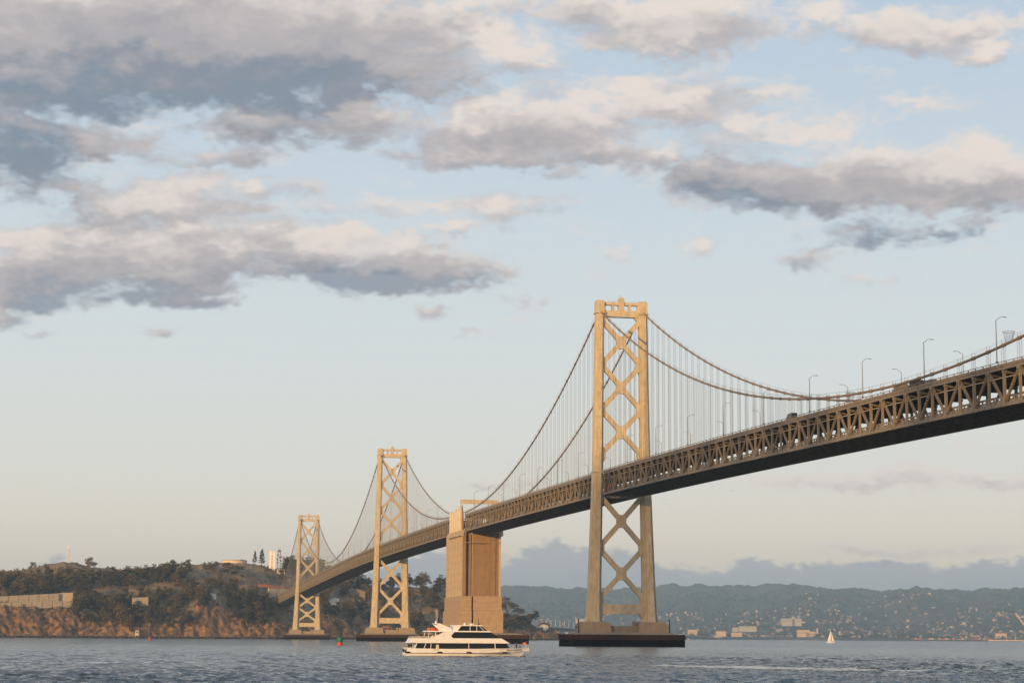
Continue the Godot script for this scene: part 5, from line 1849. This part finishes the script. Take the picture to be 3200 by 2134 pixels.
	both(mb, [[5.65, 1.5], [6.2, 1.5], [6.2, 2.3], [5.65, 2.3]], 2.63, 0.05)
	part(mb, "door", M.cream, root)
	mb = MB.new()
	both(mb, [[5.0, 1.36], [6.1, 1.36], [6.1, 1.42], [5.0, 1.42]], 3.0, 0.2)
	part(mb, "boarding_step", M.under, root)
	# upper white band
	mb = MB.new()
	solid(mb, [[0.55, 2.61], [19.9, 2.61], [19.4, 2.78], [0.65, 2.78]], 2.95)
	both(mb, [[0.55, 2.62], [19.9, 2.62], [18.35, 3.55], [8.9, 3.55], [8.5, 4.0], [9.15, 4.7], [7.05, 4.7], [4.85, 3.55], [1.12, 3.55]], 2.83, 0.14)
	mb.hexa([Vector3(18.3, 3.5, -2.84), Vector3(18.3, 3.5, 2.84), Vector3(19.9, 2.63, 2.84), Vector3(19.9, 2.63, -2.84), Vector3(18.35, 3.56, -2.84), Vector3(18.35, 3.56, 2.84), Vector3(19.98, 2.66, 2.84), Vector3(19.98, 2.66, -2.84)])
	mb.hexa([Vector3(0.5, 2.62, -2.84), Vector3(0.5, 2.62, 2.84), Vector3(0.62, 2.62, 2.84), Vector3(0.62, 2.62, -2.84), Vector3(1.08, 3.55, -2.84), Vector3(1.08, 3.55, 2.84), Vector3(1.2, 3.55, 2.84), Vector3(1.2, 3.55, -2.84)])
	part(mb, "upper_deck_side", M.hull, root)
	mb = MB.new()
	solid(mb, [[8.2, 2.8], [18.9, 2.8], [18.05, 3.52], [16.3, 4.7], [9.0, 4.7], [8.2, 4.0]], 2.80)
	part(mb, "saloon_glass", M.glass, root)
	mb = MB.new()
	solid(mb, [[3.85, 4.74], [16.45, 4.71], [16.0, 4.94], [3.95, 4.94]], 3.0)
	part(mb, "saloon_roof", M.white, root)
	for q in [[4.1, 3.6, 4.35, 4.74], [5.3, 3.6, 5.6, 4.74]]:
		for s in [-1.0, 1.0]:
			mb = MB.new()
			mb.beam(Vector3(q[0], q[1], s * 2.75), Vector3(q[2], q[3], s * 2.75), 0.1, 0.1, Vector3.FORWARD)
			part(mb, "roof_post", M.white, root)
	mb = MB.new()
	for s in [-1.0, 1.0]:
		mb.beam(Vector3(1.2, 3.82, s * 2.8), Vector3(5.3, 3.82, s * 2.8), 0.05, 0.05)
		mb.beam(Vector3(1.15, 3.68, s * 2.8), Vector3(5.1, 3.68, s * 2.8), 0.04, 0.04)
		for q in 8: mb.beam(Vector3(1.2 + q * 0.58, 3.55, s * 2.8), Vector3(1.2 + q * 0.58, 3.82, s * 2.8), 0.04, 0.04, Vector3.FORWARD)
	part(mb, "upper_rail", M.white, root)
	mb = MB.new()
	for s in [-1.0, 1.0]:
		mb.beam(Vector3(0.1, 1.78, s * 2.8), Vector3(1.45, 1.74, s * 2.85), 0.05, 0.05)
	mb.beam(Vector3(0.1, 1.78, -2.8), Vector3(0.1, 1.78, 2.8), 0.05, 0.05)
	part(mb, "stern_rail", M.white, root)
	# wheelhouse
	mb = MB.new()
	solid(mb, [[9.85, 4.95], [15.75, 4.95], [14.45, 5.88], [10.6, 5.88]], 2.2)
	part(mb, "wheelhouse_glass", M.glass, root)
	mb = MB.new()
	both(mb, [[8.75, 4.94], [9.86, 4.94], [10.62, 5.9], [9.4, 5.9]], 2.0, 0.22)
	solid(mb, [[8.8, 4.94], [9.6, 4.94], [10.2, 5.88], [9.3, 5.88]], 2.0)
	for q in [[12.3, 12.3], [13.6, 13.6], [15.05, 14.1]]:
		both(mb, [[q[0] - 0.05, 4.95], [q[0] + 0.05, 4.95], [q[1] + 0.05, 5.88], [q[1] - 0.05, 5.88]], 2.19, 0.05)
	part(mb, "wheelhouse_wall", M.hull, root)
	mb = MB.new()
	solid(mb, [[9.15, 5.89], [14.75, 5.89], [14.6, 6.05], [9.15, 6.05]], 2.4)
	part(mb, "wheelhouse_roof", M.white, root)
	# raked mast arch
	mb = MB.new()
	both(mb, [[5.62, 6.32], [6.5, 6.32], [8.5, 5.48], [8.85, 4.94], [7.05, 4.94]], 2.2, 0.3)
	mb.hexa([Vector3(5.62, 6.2, -2.25), Vector3(6.6, 6.2, -2.25), Vector3(6.6, 6.2, 2.25), Vector3(5.62, 6.2, 2.25), Vector3(5.6, 6.34, -2.25), Vector3(6.5, 6.34, -2.25), Vector3(6.5, 6.34, 2.25), Vector3(5.6, 6.34, 2.25)])
	part(mb, "mast_arch", M.hull, root)
	mb = MB.new()
	mb.tube([Vector3(6.0, 6.34, 0), Vector3(6.0, 6.75, 0)], [0.22, 0.16], 8)
	mb.tube([Vector3(6.0, 6.5, 0.3), Vector3(6.0, 9.0, 0.3)], 0.03, 4)
	mb.tube([Vector3(6.35, 6.3, -0.6), Vector3(6.35, 8.8, -0.6)], 0.03, 4)
	part(mb, "antenna", M.white, root)
	mb = MB.new()
	mb.tube([Vector3(11.55, 6.05, 0.5), Vector3(11.55, 6.3, 0.5), Vector3(11.55, 6.5, 0.5)], [0.2, 0.24, 0.1], 8)
	part(mb, "radome", M.white, root)
	mb = MB.new()
	mb.box(Vector3(12.9, 6.12, 0), Vector3(0.3, 0.2, 0.3))
	mb.box(Vector3(12.9, 6.28, 0), Vector3(0.95, 0.15, 0.3))
	part(mb, "radar", M.white, root)
	mb = MB.new()
	mb.tube([Vector3(14.3, 6.05, 0), Vector3(14.3, 7.2, 0)], 0.06, 5)
	mb.box(Vector3(14.35, 6.2, 0.4), Vector3(0.3, 0.25, 0.25))
	part(mb, "mast", M.black, root)
	# bow rail and flag
	mb = MB.new()
	mb.beam(Vector3(23.6, 1.7, 0), Vector3(23.9, 3.0, 0), 0.05, 0.05, Vector3.FORWARD)
	part(mb, "flagstaff", M.white, root)
	mb = MB.new()
	var flag := []
	for i in 6:
		flag.append([23.86 - i * 0.17, 2.93 - i * 0.04, sin(i * 1.3) * 0.12])
	for i in 5:
		mb.hexa([Vector3(flag[i][0], flag[i][1] - 0.52, flag[i][2]), Vector3(flag[i + 1][0], flag[i + 1][1] - 0.52, flag[i + 1][2]), Vector3(flag[i + 1][0], flag[i + 1][1] - 0.52, flag[i + 1][2] + 0.02), Vector3(flag[i][0], flag[i][1] - 0.52, flag[i][2] + 0.02), Vector3(flag[i][0], flag[i][1], flag[i][2]), Vector3(flag[i + 1][0], flag[i + 1][1], flag[i + 1][2]), Vector3(flag[i + 1][0], flag[i + 1][1], flag[i + 1][2] + 0.02), Vector3(flag[i][0], flag[i][1], flag[i][2] + 0.02)])
	var fl := part(mb, "flag", plain(0.55, 0.16, 0.13, 0.8), root)
	mb = MB.new()
	mb.hexa([Vector3(23.88, 2.66, -0.03), Vector3(23.5, 2.6, 0.05), Vector3(23.5, 2.6, 0.16), Vector3(23.88, 2.66, 0.05), Vector3(23.88, 2.95, -0.03), Vector3(23.5, 2.86, 0.05), Vector3(23.5, 2.86, 0.16), Vector3(23.88, 2.95, 0.05)])
	part(mb, "canton", plain(0.02, 0.03, 0.08, 0.8), fl)
	# life rafts on the aft roof
	for q in [[4.75, 0.95, M.orange, "bright orange-red life raft canister on the ferry's aft roof"], [5.75, 0.7, M.red, "darker red life raft canister beside the bright one on the ferry roof"]]:
		var lo := o + Vector3(q[0], 4.95, 1.2)
		var lr := thing("life_raft", lo, q[3], "life raft", "life rafts on the ferry")
		for e in [0.14, 0.4]:
			mb = MB.new()
			mb.tube([Vector3(-q[1] * 0.62, e, 0), Vector3(-q[1] * 0.5, e, 0), Vector3(q[1] * 0.5, e, 0), Vector3(q[1] * 0.62, e, 0)], [0.08, 0.15, 0.15, 0.08], 8)
			part(mb, "shell", q[2], lr)
		mb = MB.new()
		mb.span(-0.05, 0.05, 0.0, 0.56, -0.17, 0.17)
		part(mb, "strap", M.black, lr)
	# passengers
	var up := "on the ferry's open aft upper deck"
	for q in [[2.0, 2.78, 1.6, 0.3, 0, true, "person in dark clothes seated by the rail " + up], [2.45, 2.78, 0.6, 1.2, 3, true, "person in a pale jacket seated " + up], [2.9, 2.78, -0.8, 2.4, 1, true, "person in a maroon coat seated " + up], [3.4, 2.78, 1.0, -0.6, 0, true, "person in black seated beside the roof post " + up], [4.55, 2.78, 1.9, 0.2, 0, false, "person in black standing under the roof edge " + up], [5.6, 2.78, 0.8, 0.8, 2, false, "person in dark blue standing under the raft roof " + up],
		[0.55, 0.95, 1.9, 0.6, 1, false, "person in maroon leaning at the ferry's stern rail"], [1.1, 0.95, 1.2, 2.0, 0, false, "person in dark clothes behind the ferry's stern rail"], [21.05, 1.0, 0.9, -1.4, 3, false, "person in a pale top standing on the ferry's foredeck nearest the cabin"], [21.75, 1.0, 0.5, -1.4, 0, false, "person in dark clothes standing on the ferry's foredeck"], [22.5, 1.0, 0.1, -1.4, 0, true, "person in black sitting foremost on the ferry's foredeck"]]:
		person(o + Vector3(q[0], q[1], q[2]), q[3], q[4], q[6], q[5])

func sailboat() -> void:
	var c := ground_at(2596, 2250)
	var root := thing("sailboat", c, "small white sailboat under full sail in front of the far shore", "sailboat")
	root.rotation.y = YAW
	var mb := MB.new()
	var rings := []
	for q in [[-4.8, 1.2, 1.1], [-2.0, 1.6, 1.2], [1.5, 1.5, 1.35], [4.7, 0.05, 1.7]]:
		rings.append([Vector3(q[0], -0.4, 0), Vector3(q[0], 0.2, q[1] * 0.85), Vector3(q[0] + 0.1, q[2], q[1]), Vector3(q[0] + 0.1, q[2], -q[1]), Vector3(q[0], 0.2, -q[1] * 0.85)])
	mb.loft(rings)
	part(mb, "hull", M.white, root)
	mb = MB.new()
	mb.frustum(Vector3(-0.6, 1.2, 0), 4.6, 1.7, Vector3(-0.4, 1.9, 0), 3.6, 1.3)
	part(mb, "cabin", M.white, root)
	mb = MB.new()
	mb.tube([Vector3(1.0, 1.0, 0), Vector3(0.6, 13.8, 0)], [0.12, 0.07], 6)
	mb.tube([Vector3(1.0, 2.3, 0), Vector3(-3.2, 2.2, 0.4)], 0.09, 5)
	part(mb, "mast", M.pole, root)
	for sl in [["mainsail", [Vector3(0.9, 2.4, 0), Vector3(0.6, 13.5, 0), Vector3(-3.1, 2.4, 0.5)]], ["headsail", [Vector3(4.5, 1.8, 0), Vector3(0.75, 12.6, 0), Vector3(1.6, 2.2, 0.9)]]]:
		mb = MB.new()
		var T: Array = sl[1]
		var n := 6
		for i in n:
			for j in n - i:
				var pts := []
				for e in [[i, j], [i + 1, j], [i + 1, j + 1], [i, j + 1]]:
					var u: float = e[0] / float(n)
					var v: float = minf(e[1] / float(n), 1.0 - u)
					var p: Vector3 = T[0] + (T[1] - T[0]) * u + (T[2] - T[0]) * v
					p.z += 0.55 * sin(PI * v) * (1.0 - u)
					pts.append(p)
				mb.quad(pts[0], pts[1], pts[2], pts[3])
		part(mb, sl[0], M.sail, root)
	mb = MB.new()
	mb.tube([Vector3(-3.2, 1.0, 0.3), Vector3(-3.2, 2.0, 0.3)], [0.3, 0.2], 6)
	mb.box(Vector3(-3.2, 2.2, 0.3), Vector3(0.25, 0.3, 0.25))
	part(mb, "cockpit_cover", M.under, root)

func buoy(px: float, dist: float, k: float, lower: Material, upper: Material, label: String) -> void:
	var root := thing("channel_buoy", ground_at(px, dist), label, "buoy")
	root.scale = Vector3.ONE * k
	var mb := MB.new()
	mb.tube([Vector3(0, -0.4, 0), Vector3(0, 0.25, 0), Vector3(0, 0.3, 0)], [0.95, 0.95, 0.7], 12)
	part(mb, "float", lower, root)
	mb = MB.new()
	mb.tube([Vector3(0, 0.3, 0), Vector3(0, 0.9, 0)], [0.72, 0.72], 10)
	part(mb, "waist", M.red, root)
	mb = MB.new()
	mb.tube([Vector3(0, 0.9, 0), Vector3(0, 2.1, 0)], [0.95, 0.9], 10)
	mb.box(Vector3(0, 2.25, 0), Vector3(0.3, 0.4, 0.3))
	part(mb, "topmark", upper, root)

func birds() -> void:
	var mb := MB.new()
	mb.tube([Vector3(0, 0, 0.32), Vector3(0, 0.02, 0.1), Vector3(0, 0.02, -0.12), Vector3(0, 0.04, -0.3)], [0.02, 0.075, 0.07, 0.02], 6)
	var body := mb.mesh(M.gull)
	var wings := []
	for k in 3:
		var lift: float = [0.22, -0.12, 0.4][k]
		mb = MB.new()
		for s in [-1.0, 1.0]:
			var a := Vector3(s * 0.05, 0.03, 0)
			var b := Vector3(s * 0.38, 0.05 + absf(lift) * 0.6, -0.08)
			var c := Vector3(s * 0.74, 0.05 + lift, 0.1)
			mb.hexa([a + Vector3(0, 0, -0.09), b + Vector3(0, 0, -0.08), b + Vector3(0, 0, 0.1), a + Vector3(0, 0, 0.12), a + Vector3(0, 0.02, -0.09), b + Vector3(0, 0.02, -0.08), b + Vector3(0, 0.02, 0.1), a + Vector3(0, 0.02, 0.12)])
			mb.hexa([b + Vector3(0, 0, -0.08), c + Vector3(0, 0, -0.02), c + Vector3(0, 0, 0.02), b + Vector3(0, 0, 0.1), b + Vector3(0, 0.02, -0.08), c + Vector3(0, 0.015, -0.02), c + Vector3(0, 0.015, 0.02), b + Vector3(0, 0.02, 0.1)])
		wings.append(mb.mesh(M.gull_dark))
	var i := 0
	for q in [[1664, 1292, 10, "bird flying alone beside the suspenders of the tall golden tower"], [1567, 1481, 6, "bird gliding above the anchorage, near the long side cable"], [1593, 1461, 6, "bird gliding above the anchorage, near the long side cable"], [1444, 1506, 6, "bird flying alone over the anchorage housing"], [1545, 1775, 15, "gull with spread wings crossing in front of the concrete anchorage"], [2289, 1534, 10, "bird banking alone below the truss deck"], [2076, 1562, 8, "bird in the short file flying under the deck beside the tall golden tower"], [2082, 1576, 9, "bird in the short file flying under the deck beside the tall golden tower"], [2095, 1588, 9, "bird in the short file flying under the deck beside the tall golden tower"], [2100, 1600, 7, "bird in the short file flying under the deck beside the tall golden tower"], [2376, 588, 6, "high dark bird against the long grey cloud"], [2488, 555, 5, "high pale bird against the long grey cloud"],
		[787, 1697, 7, "bird in the loose flock above the white island tower"], [794, 1700, 7, "bird in the loose flock above the white island tower"], [813, 1705, 7, "bird in the loose flock above the white island tower"], [823, 1705, 6, "bird in the loose flock above the white island tower"], [848, 1705, 7, "bird in the loose flock above the white island tower"]]:
		var o := thing("bird", at_dist(q[0], q[1], 1.35 * FOC / q[2]), q[3], "bird", "birds in the air")
		o.rotation = Vector3(rng.randf_range(-0.2, 0.2), rng.randf_range(-0.9, 0.9), rng.randf_range(-0.3, 0.3))
		inst(body, "body", o)
		inst(wings[i % 3], "wings", o)
		i += 1

# ---------------------------------------------------------------- unseen towers added behind the camera for shade
func city() -> void:
	# unseen towers added up-sun, spaced to half-shade the near span and tower foot
	var h := Vector3(0.65, 0, -0.76)
	var n := Vector3(0.76, 0, 0.65)
	var r := RandomNumberGenerator.new()
	r.seed = 21
	var p := -30.0
	while p < 430.0:
		if p > 186.0 and p < 232.0: p = 232.0      # gap left in the row so sun reaches the ferry
		var w := r.randf_range(17.0, 18.5) if p < 60.0 else r.randf_range(11.0, 13.0)
		var high := 300.0 - p * 0.05 + r.randf_range(-5.0, 5.0)
		var at := -h * 1800.0 + n * (p + w * 0.5)
		var o := thing("shade_tower", at, "slender pale tower added behind the viewer to half-shade the bridge", "shade tower", "unseen towers added for shade")
		o.rotation.y = atan2(-n.z, n.x)
		var mb := MB.new()
		mb.span(-w / 2, w / 2, 0, high - 8.0, -12, 12)
		part(mb, "shaft", M.pale_concrete, o)
		mb = MB.new()
		mb.span(-w / 2 + 2, w / 2 - 2, high - 8.0, high, -9, 9)
		part(mb, "crown", M.wall_tan, o)
		for q in 8:
			mb = MB.new()
			var y := 12.0 + q * (high - 30.0) / 8.0
			mb.span(-w / 2 + 1.5, w / 2 - 1.5, y, y + (high - 30.0) / 8.0 - 4.0, 12, 12.1)
			part(mb, "window_band", M.glass, o)
		p += w + (r.randf_range(6.5, 7.5) if p < 60.0 else r.randf_range(13.0, 15.0))

# ---------------------------------------------------------------- scene
func _ready() -> void:
	rng.seed = 2024
	cam_basis = Basis(Vector3.UP, YAW) * Basis(Vector3.RIGHT, PITCH) * Basis(Vector3.BACK, ROLL)
	var cam := Camera3D.new()
	cam.name = "camera"
	cam.transform = Transform3D(cam_basis, cam_pos)
	cam.fov = rad_to_deg(2.0 * atan(1067.0 / FOC))
	cam.near = 1.0
	cam.far = 60000.0
	cam.current = true
	add_child(cam)
	var env := make_sky()
	env.background_energy_multiplier = 0.9
	env.tonemap_exposure = 1.13
	env.fog_enabled = true
	env.fog_density = 0.000065
	env.fog_light_color = Color(0.72, 0.87, 1.0)
	var we := WorldEnvironment.new()
	we.name = "world_environment"
	we.environment = env
	add_child(we)
	var sun := DirectionalLight3D.new()
	sun.name = "sun"
	add_child(sun)
	sun.look_at_from_position(Vector3.ZERO, Vector3(1.0, -0.19, -1.17))
	sun.light_color = Color(1.0, 0.8, 0.515)
	sun.light_energy = 1.6
	sun.light_angular_distance = 0.8
	sun.shadow_enabled = true
	sun.sky_mode = DirectionalLight3D.SKY_MODE_LIGHT_ONLY
	make_materials()
	M.foam = plain(0.62, 0.63, 0.63, 0.7)
	water()
	island()
	hills()
	bridge()
	ferry()
	sailboat()
	buoy(1061.5, 880.0, 1.5, M.red, M.green, "red and green channel buoy floating before the middle tower")
	buoy(467.0, 1500.0, 1.2, M.roof_red, M.roof_red, "small red channel buoy off the island bluff")
	birds()
	wake_lanes()
	foam_patch("bow_wave", "white foam of the bow wave along the ferry's stem", Vector3(-153.0, 0, 512.6), Vector3(-148.6, 0, 511.4), 0.25, 160, 5)
	foam_patch("stern_wake", "thin foam trailing behind the ferry's stern", Vector3(-186.0, 0, 511.5), Vector3(-172.0, 0, 512.0), 0.7, 150, 6)
	city()
